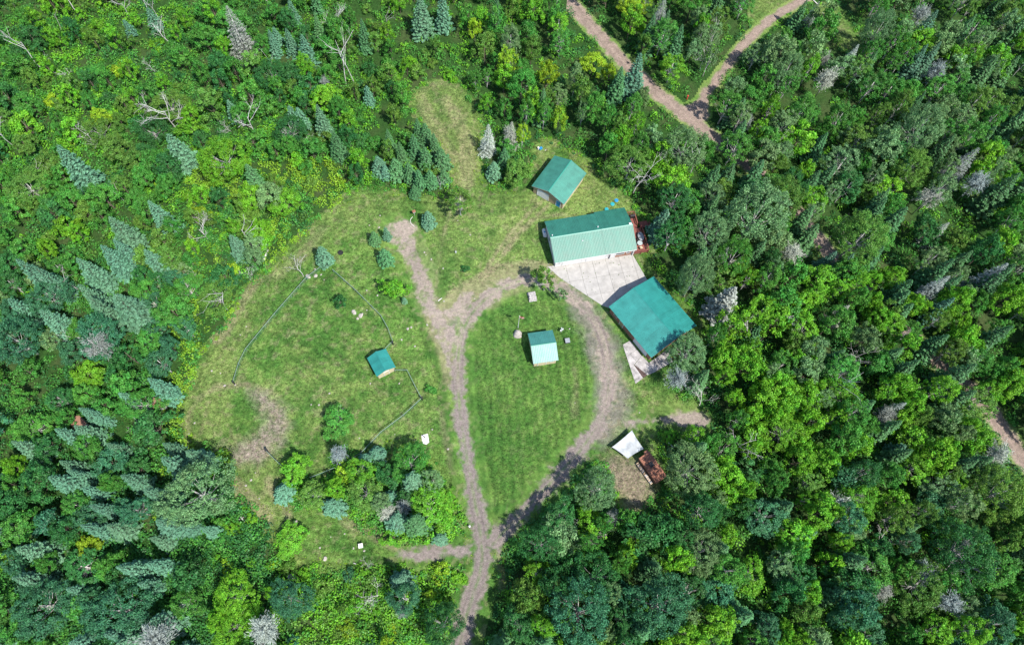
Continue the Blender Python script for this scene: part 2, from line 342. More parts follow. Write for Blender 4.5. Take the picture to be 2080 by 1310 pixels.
rightdirt = smoothc(GP([(1150,590),(1195,600),(1235,660),(1262,720),(1275,790),(1265,850),(1225,905),(1200,880),(1215,800),(1200,720),(1168,650)]))
def alb_lawn(X, Y):
    n1 = fbm(X, Y, 9, 4, 1); n2 = fbm(X, Y, 1.8, 4, 3); n3 = fbm(X, Y, .8, 2, 5)
    dry = np.zeros_like(X)
    for p, s in dryW:
        d = sdpoly(X, Y, p); dry = np.maximum(dry, s*(1-sst(-1.5, 2.5, d)))
    dry = np.clip(dry*1.15+.03+(n1-.5)*.7+(n2-.5)*.6, 0, 1)
    c = mixc(GREEN, GREEN2, np.clip(.45+(n2-.5)*2.2+(n1-.5)*1.2, 0, 1))
    # mown stripes
    inl = 1-sst(-2, 1.0, sdpoly(X, Y, loopW))
    u = X*.985+Y*.17 + (vnoise(X, Y, 6, 4)-.5)*.8
    st = .5+.5*np.sin(u*2*pi/1.65)
    c = mixc(c, DKG, np.clip(inl*(.06+.72*st*(.25+.75*vnoise(X, Y, 5, 6))), 0, 1)); dry = dry*(1-.6*inl)
    inp = 1-sst(-1, 2, sdpoly(X, Y, pastW))
    rr = np.hypot(X+62, Y-2) + (fbm(X, Y, 7, 2, 2)-.5)*2.5
    c = mixc(c, DKG, inp*np.clip(.5+.5*np.sin(rr*2*pi/1.7), 0, 1)*.85*vnoise(X, Y, 6, 5))
    c = mixc(c, DRY, np.clip(dry, 0, 1)*.85)
    c = mixc(c, DRY*.8, inp*np.clip((n2-.52)*3, 0, 1)*.5)
    # other parts: faint mower arcs following the edge
    e = sdpoly(X, Y, clearW); w = (1-inl)*(1-inp)*(1-sst(4, 9, -e))
    c = mixc(c, c*.72, w*np.clip(.5+.5*np.sin(e*2*pi/1.5), 0, 1)*.8)
    for p, wd_, s in tanL:
        d = sdline(X, Y, p, wd_)+(n2-.5)*1.2; c = mixc(c, TAN, s*(1-sst(-.4, .7, d)))
    for p, wd_, s in darkL:
        d = sdline(X, Y, p, wd_)+(n2-.5)*1.2; c = mixc(c, DKG, s*(1-sst(-.4, .9, d)))
    d = sdpoly(X, Y, crescW)+(n2-.5)*2.5; c = mixc(c, GRAV*np.array((.86, .84, .84)), .92*(1-sst(-2.0, 1.4, d))*np.clip(.72+(n3-.3)*1.4, 0, 1))
    d = sdpoly(X, Y, rightdirt)+(n1-.5)*3+(n2-.5)*2; c = mixc(c, GRAVD*1.1, .75*(1-sst(-1.2, 1.8, d)))
    d = sdpoly(X, Y, tanyard)+(n2-.5)*3; c = mixc(c, np.array((.215, .165, .135)), .8*(1-sst(-1.6, 1.6, d)))
    c = mixc(c, TAN*.9, np.clip((fbm(X, Y, .9, 2, 7)-.62)*4, 0, .35)*(1-.7*inl))
    c = mixc(c, DKG, np.clip((fbm(X, Y, 1.3, 3, 6)-.60)*3, 0, .4))
    return c*(.74+.60*n3[..., None])
tanyard = smoothc(GP([(1215,930),(1262,925),(1300,950),(1325,985),(1318,1030),(1290,1045),(1262,1020),(1245,985)]))
strip_px = [(778,458),(805,445),(833,442),(846,478),(852,515),(868,545),(880,580),(890,625),(915,628),(935,600),(965,590),(950,640),(925,690),(922,745),(905,745),(893,700),(868,650),(852,610),(838,570),(822,535),(805,500)]
grav_px = [(1345,845),(1385,835),(1432,838),(1442,858),(1432,882),(1408,888),(1392,868),(1350,862),(1300,868),(1262,862),(1275,848),(1310,845)]
spur_px = [(800,1128),(835,1114),(880,1110),(955,1104),(960,1130),(915,1134),(870,1142),(835,1136)]
stripW = smoothc(GP(strip_px)); gravW = smoothc(GP(grav_px)); spurW = smoothc(GP(spur_px))
def sd_drive(X, Y):
    a = sdline(X, Y, drive_l, 2.7); b = sdline(X, Y, drive_r, 2.8)
    w = sdline(X, Y, drive_l[:18], 3.6)
    return np.minimum.reduce([a, b, w, sdpoly(X, Y, stripW), sdpoly(X, Y, spurW), sdpoly(X, Y, gravW)])
def alb_drive(X, Y):
    g = alb_lawn(X, Y); n = fbm(X, Y, 1.4, 4, 4); nb = fbm(X, Y, 6, 3, 0)
    c = mixc(GRAV, GRAVD, np.clip((n-.4)*2.0, 0, 1)*.6)
    c = c*(.85+.35*nb[..., None]); c = mixc(c, np.array((.185, .158, .152))*(.8+.4*n[..., None]), .75*(1-sst(30, 56, Y+.25*np.abs(X))))  # southern gravel greyer: partly its own tone, partly cloud shade painted in
    a = sdline(X, Y, drive_l, 0); b = sdline(X, Y, drive_r, 0); m = np.minimum(a, b)
    off_ = (vnoise(X, Y, 7, 3)-.5)*.6; trk = (np.exp(-((m-.85+off_*.4)/.22)**2)+.6*np.exp(-((m-.45-off_)/.12)**2))*(np.minimum(sdpoly(X, Y, stripW), 1) > .5)
    c = mixc(c, GRAVD*.8, np.clip(trk*.75*vnoise(X, Y, 3, 2), 0, 1)); mid = np.exp(-(m/.30)**2)*.6*np.clip((n-.3)*3, 0, 1)
    c = mixc(c, g, mid)
    c = mixc(c, g, .55*np.clip((fbm(X, Y, 1.0, 3, 6)-.52)*5, 0, 1)*(sdpoly(X, Y, stripW) < .3))
    d = sd_drive(X, Y)+(n-.5)*1.9+(fbm(X, Y, .7, 2, 1)-.5)*1.2+(fbm(X, Y, 6, 2, 7)-.5)*1.2
    return mixc(c, g, sst(-.7, .35, d))
def alb_forest(X, Y):
    n = fbm(X, Y, 3, 4, 2); return mixc(np.array((.022, .062, .012)), np.array((.050, .070, .024)), np.clip((n-.45)*3, 0, 1))
def sd_road(X, Y): return np.minimum(sdline(X, Y, road1, 3.1), np.minimum(sdline(X, Y, road2, 1.9), sdpoly(X, Y, GP([(1392,215),(1415,205),(1435,170),(1440,235),(1420,255),(1390,245)]))))
def alb_road(X, Y):
    n = fbm(X, Y, 1.4, 4, 4); c = mixc(np.array((.28, .215, .18)), np.array((.20, .155, .13)), np.clip((n-.35)*2, 0, 1))
    m = np.minimum(sdline(X, Y, road1, 0), sdline(X, Y, road2, 0))
    c = mixc(c, c*.72, np.exp(-((m-.8)/.3)**2)*.6)
    g = mixc(GREEN2, DRY, np.clip(fbm(X, Y, 2, 3, 1)*1.3-.3, 0, 1)); return mixc(c, g, sst(-.2, .45, sd_road(X, Y)+(n-.5)*1.4))
def sheet(name, xs, ys, z, m, colf, maskf=None):
    X, Y = np.meshgrid(xs, ys); nx = len(xs); ny = len(ys)
    idx = (np.arange(ny-1)[:, None]*nx+np.arange(nx-1)[None]).ravel()
    if maskf is not None:
        xc = (X[:-1, :-1]+X[1:, 1:])/2; yc = (Y[:-1, :-1]+Y[1:, 1:])/2; idx = idx[(maskf(xc, yc)).ravel()]
    F = np.stack([idx, idx+1, idx+nx+1, idx+nx], 1)
    used, inv = np.unique(F, return_inverse=True); F = inv.reshape(F.shape)
    x = X.ravel()[used]; y = Y.ravel()[used]
    V = np.stack([x, y, np.full_like(x, z)], 1)
    col = np.clip(colf(x, y), .004, .8)
    return tag(link(name, npmesh(name, V, F, m, cols={'col': col})), kind='structure')
ar = np.arange
sheet('ground', np.concatenate([[-3000, -900, -400, -220], ar(-150, 150, 1.5), [220, 400, 900, 3000]]), np.concatenate([[-3000, -900, -300, -90], ar(-40, 190, 1.5), [240, 400, 900, 3000]]), 0.0, M_ground, alb_forest)
sheet('lawn', ar(-78, 44, .32), ar(5, 116, .32), .004, M_lawn, alb_lawn, lambda x, y: (np.minimum(sdpoly(x, y, clearW), 50)+(fbm(x, y, 3, 3, 2)-.5)*2.2 < .9))
sheet('grass_glade', ar(48, 102, .5), ar(112, 160, .5), .004, M_lawn, alb_lawn, lambda x, y: (np.minimum(sdpoly(x, y, gl1), sdpoly(x, y, gl2)) < .6))
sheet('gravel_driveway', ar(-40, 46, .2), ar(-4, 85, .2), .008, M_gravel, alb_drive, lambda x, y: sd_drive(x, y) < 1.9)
sheet('dirt_road', ar(5, 140, .4), ar(25, 165, .4), .012, M_gravel, alb_road, lambda x, y: sd_road(x, y) < .9)

# ------------------------------------------------------------------ foliage generators
def unit(v): return v/np.maximum(np.linalg.norm(v, axis=-1, keepdims=True), 1e-9)
def quads(P, Nn, L, Wd, D=None, r=None):
    """leaf quads: centre P, normal Nn, length L along D, width Wd"""
    r = r or rng; n = len(P)
    if D is None: D = r.normal(size=(n, 3))
    D = unit(D - Nn*np.sum(D*Nn, 1, keepdims=True)); B = np.cross(Nn, D)
    L = (np.zeros(n)+L)[:, None]; Wd = (np.zeros(n)+Wd)[:, None]
    V = np.stack([P-D*L*.5, P+B*Wd*.5, P+D*L*.5, P-B*Wd*.5], 1).reshape(-1, 3)
    return V, np.arange(4*n).reshape(n, 4)
def leafmesh(name, P, Nn, L, Wd, m, var, hue, D=None):
    V, F = quads(P, Nn, L, Wd, D)
    return npmesh(name, V, F, m, attrs={'var': np.repeat(var, 4), 'hue': np.repeat(hue, 4)})
def broad(seed, R=3.0, hb=3.0, ht=9.0, ncl=46, rc=.85, leaf=.30, per=85, up=.35, flat=1.0, lumps=.25, m=None):
    r = np.random.default_rng(seed); cz = (hb+ht)/2; rz = (ht-hb)/2
    d = unit(r.normal(size=(ncl*3, 3))); d = d[d[:, 2] > -.45][:ncl]
    rad_ = (.55+.45*r.random(len(d))**.6)
    a = np.arctan2(d[:, 1], d[:, 0]); ph = r.random(3)*6.28
    lob = 1+lumps*(np.sin(2*a+ph[0])*.5+np.sin(3*a+ph[1])*.5+np.sin(5*a+ph[2])*.35)
    c = d*rad_[:, None]*np.array([R, R, rz]); c[:, :2] *= lob[:, None]; c[:, 2] += cz
    c[:, 2] -= .18*rz*(np.hypot(c[:, 0], c[:, 1])/R)**2
    cs = rc*(.6+.7*r.random(len(c))); Ps = []; Ns = []; vs = []; hs = []
    for i in range(len(c)):
        k = int(per*(cs[i]/rc)**1.6); u = unit(r.normal(size=(k, 3))); rr = r.random(k)**.45
        p = c[i]+u*rr[:, None]*cs[i]*np.array([1, 1, .7]); Ps.append(p)
        out = unit(c[i]-np.array([0, 0, cz-.6*rz]))
        Ns.append(unit(u*.55+out*.3+np.array([0, 0, up*.8])+r.normal(size=(k, 3))*.55))
        vs.append(np.clip(.5+(r.random()-.5)*.5+(r.random(k)-.5)*.8, 0, 1)); hs.append(np.clip(.5+(r.random()-.5)*.6+(r.random(k)-.5)*.5, 0, 1))
    P = np.concatenate(Ps); n = len(P)
    me = leafmesh('crown', P, np.concatenate(Ns), leaf*(.7+.6*r.random(n)), leaf*.72*(.7+.6*r.random(n)), m or M_leaf, np.concatenate(vs), np.concatenate(hs))
    tb = MB(); tb.tube([(0, 0, -.1), (0.05*R, 0, hb*.5), (0, .03*R, hb), (0, 0, cz+rz*.4)], [.06*R, .05*R, .038*R, .012*R], 7)
    st_ = 3 if len(c) < 60 else (5 if len(c) < 160 else 16)
    for i in range(0, len(c), st_):
        b0 = Vector((0, 0, hb*.7+(cz-hb)*.9*r.random())); e = Vector(c[i]); e = b0.lerp(e, .82); md = b0.lerp(e, .5)+Vector((0, 0, -.1*R))
        tb.tube([b0, md, e], [.017*R, .010*R, .003*R], 4, False)
    return me, tb
def spruce(seed, H=12, R=2.6, m=None, dens=1.0, wid=1.0, droop=.28, gap=.42):
    r = np.random.default_rng(seed); Ps = []; Ns = []; Ds = []; vs = []; Ls = []; hs = []
    z = .9; tb = MB(); tb.tube([(0, 0, -.1), (0, 0, H*.5), (0, 0, H)], [.016*H, .010*H, .01], 6)
    while z < H-.15:
        t = z/H; Lb = R*(1-t)**.85*(.85+.3*r.random())+.08
        k = max(5, int(5+7*(1-t))); a0 = r.random()*6.28
        for j in range(k):
            a = a0+2*pi*j/k+(r.random()-.5)*.5; lb = Lb*(.75+.4*r.random()); el = .25*(t)-droop*(1-t)+(r.random()-.5)*.12
            dr = np.array([cos(a), sin(a), el]); sd2 = np.array([-sin(a), cos(a), 0])
            nq = max(4, int(dens*(9+26*lb/2.2)))
            s = (.2+.8*np.sqrt(r.random(nq))); lat = (r.random(nq)-.5)*2*.34*lb*(1.15-s)**.7
            p = np.array([0, 0, z])+dr*lb*s[:, None]+sd2*lat[:, None]; p[:, 2] += lb*.10*s**2-np.abs(lat)*.25+(r.random(nq)-.5)*.12
            Ps.append(p); Ns.append(unit(np.array([cos(a)*.35, sin(a)*.35, 1])+r.normal(size=(nq, 3))*.33))
            Ds.append(unit(dr*1.0+sd2*np.sign(lat)[:, None]*.7)); vs.append(np.clip(.10+.75*s**2+(r.random(nq)-.5)*.45+(r.random()-.5)*.25, 0, 1)); hs.append(np.clip(.5+(r.random(nq)-.5)*.6, 0, 1))  # sunlit tips and inner shade are put into the needle colour
            Ls.append(.20+.13*lb*(.5+.6*r.random(nq)))
        z += gap*(.75+.5*r.random())*(1-.45*t)*(H/12)**.5
    # leader
    P = np.concatenate(Ps); L = np.concatenate(Ls)
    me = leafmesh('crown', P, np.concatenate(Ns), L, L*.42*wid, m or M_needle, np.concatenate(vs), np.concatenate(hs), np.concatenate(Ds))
    return me, tb
def lichen(seed, R=2.0, hb=2.0, ht=8.0, n=2600):
    r = np.random.default_rng(seed); cz = (hb+ht)/2; rz = (ht-hb)/2; Ps = []; Ds = []; vs = []
    for i in range(75):
        d = unit(r.normal(size=3)); d[2] = abs(d[2])*.9-.15; L0 = (.5+.5*r.random()); k = n//75
        s = np.sqrt(r.random(k)); base = np.array([0, 0, cz-.5*rz+.7*rz*r.random()])
        tip = d*np.array([R, R, rz])*L0; lat = r.normal(size=(k, 3))*.22*s[:, None]
        Ps.append(base+tip*s[:, None]+lat); Ds.append(unit(tip+lat*3+r.normal(size=(k, 3))*.5)); vs.append(np.clip(.3+.5*s+(r.random(k)-.5)*.5, 0, 1))
    P = np.concatenate(Ps); n = len(P)
    me = leafmesh('crown', P, unit(r.normal(size=(n, 3))*.7+np.array([0, 0, .8])), .40*(.6+.8*r.random(n)), .06*(.6+.8*r.random(n)), M_twig, np.concatenate(vs), r.random(n), np.concatenate(Ds))
    tb = MB(); tb.tube([(0, 0, -.1), (0, 0, cz), (0, 0, ht*.95)], [.09, .06, .015], 6); return me, tb
def bare(seed, H=8, spread=.5, fork=3, r0=.10, lean=.08, first=.45, twigs=3):
    r = np.random.default_rng(seed); tb = MB(); T = MB()
    def grow(b, p, d, L, rd, dep):
        pts = [p]; q = p; dd = d
        for i in range(3):
            dd = (dd+Vector(r.normal(size=3)*.13)+Vector((0, 0, .05))).normalized(); q = q+dd*L/3; pts.append(q)
        b.tube(pts, [rd, rd*.85, rd*.7, rd*.5], 5 if dep == 0 else 4, False)
        if dep >= 3 or L < .5: return
        for i in range(fork if dep == 0 else twigs):
            t = .35+.65*r.random() if dep else first+(1-first)*(i+.5)/fork
            k = min(int(t*3), 2); o = pts[k].lerp(pts[k+1], t*3-k)
            a = r.random()*6.28; nd = (dd*(.75)+Vector((cos(a), sin(a), .15))*(spread*(1.0+.6*r.random()))).normalized()
            grow(T, o, nd, L*(.42+.25*r.random()), rd*.5, dep+1)
    grow(tb, Vector((0, 0, -.1)), Vector((r.normal()*lean, r.normal()*lean, 1)).normalized(), H, r0, 0)
    return T, tb

# variants -------------------------------------------------------------------------------------------
LIB = {}
def reg(kind, crown_me, tb, bark):
    LIB.setdefault(kind, []).append((crown_me, tb.mesh('trunk', bark, True)))
for i in range(7):
    reg('broad', *broad(100+i, 3.0, 2.4, 8.5, 80, .62, .29, 72, lumps=.34), M_bark)
for i in range(5):
    reg('poplar', *broad(200+i, 3.0, 2.6, 10.5, 120, .48, .23, 58, up=.5, lumps=.24), M_birch)
for i in range(4):
    reg('grand', *broad(250+i, 5.5, 3.0, 11.5, 300, .62, .25, 46, up=.5, lumps=.2), M_greyb)
for i in range(5):
    reg('young', *broad(300+i, 1.9, .7, 5.5, 36, .50, .25, 66, lumps=.4), M_bark)
for i in range(5):
    reg('bush', *broad(400+i, 1.5, .15, 2.2, 24, .52, .24, 80, lumps=.4), M_bark)
for i in range(6):
    reg('spruce', *spruce(500+i, 12, 2.5+.25*(i % 3)), M_bark)
for i in range(3):
    reg('spruce_small', *spruce(520+i, 5.5, 1.6, dens=1.1), M_bark)
for i in range(2):
    reg('greyspruce', *spruce(540+i, 12, 2.2, M_twig, .62, .36), M_greyb)
for i in range(4):
    reg('lichen', *lichen(560+i, n=3000), M_greyb)
barespec = [(600, 9, .75, 4, .10, .05, .5, 3), (601, 8, .9, 5, .10, .08, .35, 4), (602, 7, .9, 4, .08, .12, .3, 4), (603, 10, .6, 5, .11, .05, .45, 3), (604, 8, 1.1, 6, .09, .05, .25, 4)]
for a in barespec:
    a = (a[0], a[1]*.62, a[2]*.8, a[3], a[4]*.9)+a[5:]; T, tb = bare(*a); LIB.setdefault('bare', []).append((T.mesh('limbs', M_birch, True), tb.mesh('trunk', M_birch, True)))
for s in range(3):
    T, tb = bare(620+s, 8, .7, 3, .095, .06, .7, 1); LIB.setdefault('pole', []).append((T.mesh('limbs', M_birch, True), tb.mesh('trunk', M_birch, True)))

PAL = dict(bright=(.120, .345, .022), yellow=(.215, .385, .022), mid=(.062, .235, .034), dark=(.034, .150, .036), olive=(.098, .225, .034), grey=(.140, .270, .100),
           blue=(.048, .175, .080), sblue=(.070, .170, .100), sgreen=(.052, .150, .054), pale=(.31, .35, .30), greytw=(.21, .24, .22))
CNAME = dict(bright='bright green', yellow='yellow-green', mid='mid green', dark='dark green', olive='olive green', grey='grey-green', blue='blue-green', sblue='blue-green', sgreen='dark green', pale='pale grey', greytw='grey')
KH = dict(grand=11.5, broad=8.5, poplar=10.5, young=5.5, bush=2.2, spruce=12, spruce_small=5.5, greyspruce=12, lichen=8, bare=8.5, pole=8)
KR = dict(grand=5.5, broad=3.0, poplar=3.0, young=1.9, bush=1.5, spruce=2.6, spruce_small=1.6, greyspruce=2.2, lichen=1.6, bare=.8, pole=.4)
KN = dict(grand=('large_tree', 'big-crowned tree', 'tree'), broad=('broadleaf_tree', 'broadleaf tree', 'tree'), poplar=('poplar_tree', 'fine-leaved tree', 'tree'), young=('young_tree', 'young tree', 'tree'), bush=('shrub', 'rounded shrub', 'shrub'),
          spruce=('spruce_tree', 'spruce', 'spruce'), spruce_small=('young_spruce', 'small spruce', 'spruce'), greyspruce=('dead_spruce', 'needleless dead spruce', 'dead tree'), lichen=('dead_tree', 'leafless twiggy tree', 'dead tree'),
          bare=('bare_birch', 'bare white tree', 'bare tree'), pole=('dead_birch', 'bare white trunk', 'bare tree'))
TREES = []   # (x, y, radius)
LAB = {}
ANCH = [(60,60,'in the top left corner'),(260,80,'on the scrubby top left hillside'),(440,90,'around the tall grey dead spruce'),(620,70,'on the top edge left of centre'),
 (800,60,'by the spruce pair on the top edge'),(1000,60,'above the oval grass lobe'),(720,200,'left of the oval grass lobe'),(1080,180,'right of the oval grass lobe'),(830,320,'in the clump below the grass lobe'),
 (1040,340,'in the clump beside the tan garage'),(1280,50,'right of the upper dirt road'),(1420,90,'inside the dirt road fork'),(1230,260,'in the woods behind the tan garage'),(1420,310,'below the dirt road fork'),
 (1600,110,'right of the dirt road branch'),(1780,100,'by the top right grass glade'),(1960,60,'in the top right corner'),(1620,260,'in the woods right of the road fork'),(1860,260,'in the upper right woods'),(2020,320,'on the upper right edge'),
 (1380,430,'beside the red deck'),(1540,440,'in the trees east of the house'),(1720,430,'in the woods far east of the house'),(1900,480,'in the right-hand middle woods'),(1450,590,'behind the big teal-roofed garage'),(1620,620,'in the woods east of the big garage'),
 (1800,660,'in the bright right-hand woods'),(2000,660,'on the right edge near the middle'),(1480,780,'just above the gravel pad'),(1650,820,'in the woods right of the gravel pad'),(1850,860,'left of the lower right road'),(2040,800,'beside the lower right road'),
 (1440,960,'beside the rusty shed'),(1620,1000,'right of the rusty shed'),(1820,1040,'in the lower right woods'),(2010,1040,'on the lower right edge'),(1130,1120,'right of the driveway fork'),(1300,1150,'in the woods below the rusty shed'),(1120,1270,'bottom edge right of the driveway'),
 (1320,1280,'on the right-centre bottom edge'),(1520,1180,'in the lower right-centre woods'),(1720,1220,'near the bottom edge at the right'),(1960,1230,'in the bottom right corner'),(60,230,'on the left edge near the top'),(240,220,'on the upper left hillside'),(440,260,'on the scrub hillside by the maple'),
 (560,200,'right of the grey dead spruce'),(60,420,'on the left edge above the middle'),(240,440,'in the left spruce grove'),(430,430,'in the scrub above the pasture'),(560,400,'at the upper mown grass edge'),(660,310,'left of the spruce clump'),(80,620,'on the left edge at mid height'),
 (270,620,'by the broad pale spruce'),(420,610,"at the pasture's western edge"),(80,800,'on the left edge below the middle'),(280,800,'west of the bare earth circle'),(100,980,'in the lower left spruces'),(260,980,'in the dark woods lower left'),(400,1000,'around the large lower left tree'),
 (60,1180,'in the bottom left corner'),(240,1180,'above the left bottom edge'),(430,1180,'below the large lower left tree'),(560,1230,'on the bottom edge left of centre'),(720,1240,'in the scrub on the bottom edge'),(880,1220,'in the hedge beside the driveway'),(640,980,'on the left of the island'),
 (760,980,'in the middle of the island'),(860,960,'on the upper right of the island'),(880,1060,'on the lower right of the island'),(780,500,'beside the gravel strip'),(900,420,'above the gravel strip'),(700,700,'inside the fenced pasture'),(1110,600,'on the loop lawn')]
AX = np.array([(a[0], a[1]) for a in ANCH], float)
def place(kind, x, y, s=1.0, colr='mid', label=None, sz=1.0, group=None, v=None, wide=1.0):
    lib = LIB[kind]; me, tm = lib[random.randrange(len(lib)) if v is None else v % len(lib)]
    nm, kn, cat = KN[kind]
    if label is None:
        px, py = Pn(x, y, KH[kind]*s*sz*.6); ph = ANCH[int(np.argmin(np.hypot(AX[:, 0]-px, AX[:, 1]-py)))][2]
        size = 'tall ' if KH[kind]*s*sz > 10.5 else ('low ' if KH[kind]*s*sz < 3.2 and kind not in ('bush',) else '')
        label = f"{size}{CNAME[colr]+' ' if kind not in ('bare', 'pole') else ''}{kn} {ph}".replace('grey lichen-grey', 'lichen-grey').replace('pale lichen-grey', 'pale lichen-grey').replace('grey dead needleless', 'grey needleless dead')
        group = f"{kn}s {ph}"
        LAB.setdefault(label, []).append(1)
    root = empty(nm, (x, y, 0), random.random()*6.283, label, cat, group)
    q_ = .86+.28*random.random(); root.scale = (s*wide*q_, s*wide/q_, s*sz)
    c = np.array(PAL[colr]); j = .86+.3*random.random(); h = (random.random()-.5)*.16
    c = np.clip(c*j*np.array([1+h, 1, 1-h]), 0, .7)
    cr = link('limbs' if kind in ('bare', 'pole') else 'crown', me, root); cr.color = (*c, 1)
    link('trunk', tm, root)
    TREES.append((x, y, KR[kind]*s*wide))
    return root
VISROAD = [(2040,880,16),(2062,908,20),(2078,930,20),(1170,25,14),(1192,48,12),(1215,70,14),(1240,98,12),(1262,125,14),(1335,190,14),(1360,212,14),(1385,230,16),(1408,238,18),(1425,208,12),(1440,185,9),(1455,165,9),(1480,130,9),(1505,98,9),(1535,66,9),(1575,36,12),(1550,30,18),(1715,50,10),(1730,80,10),(1668,500,14),(1690,520,12),(955,210,8),(975,270,8),(845,220,6),(528,1128,12),(480,1085,8),(331,822,8),(594,1172,8),(776,1200,12),(744,1140,8),(540,1060,12)]
def hides(x, y, h, r_):
    for f in (.35, .65, .9):
        px, py = Pn(x, y, h*f)
        for a_, b_, q in VISROAD:
            if hypot(px-a_, py-b_) < q+r_*10.9*(.8 if f < .8 else .5): return True
    return False
def at_crown(px, py, h, f=.6): return G(px, py, h*f)
def tip(px, py, H, colr='sblue', kind='spruce', wide=1.0, label=None):
    if kind == 'spruce': H *= .88; wide *= (.72 if px < 420 and py > 780 else .84) if H > 7 else .95
    if H < 7.5 and kind == 'spruce': kind = 'spruce_small'
    s = H/KH[kind]; x, y = G(px, py, H); return place(kind, x, y, s, colr, label, wide=wide)
def crown_at(px, py, rpx, kind='broad', colr='mid', hs=1.0, label=None, v=None):
    """crown centred on (px,py) with radius rpx photo pixels"""
    if rpx >= 40 and kind in ('broad', 'poplar'): hs = hs*KH[kind]/KR[kind]*KR['grand']/KH['grand']*1.0; kind = 'grand'
    s = rpx/10.9/KR[kind]*.92; hh = KH[kind]*s*hs; x, y = at_crown(px, py, hh, .62); return place(kind, x, y, s, colr, label, hs, v=v)
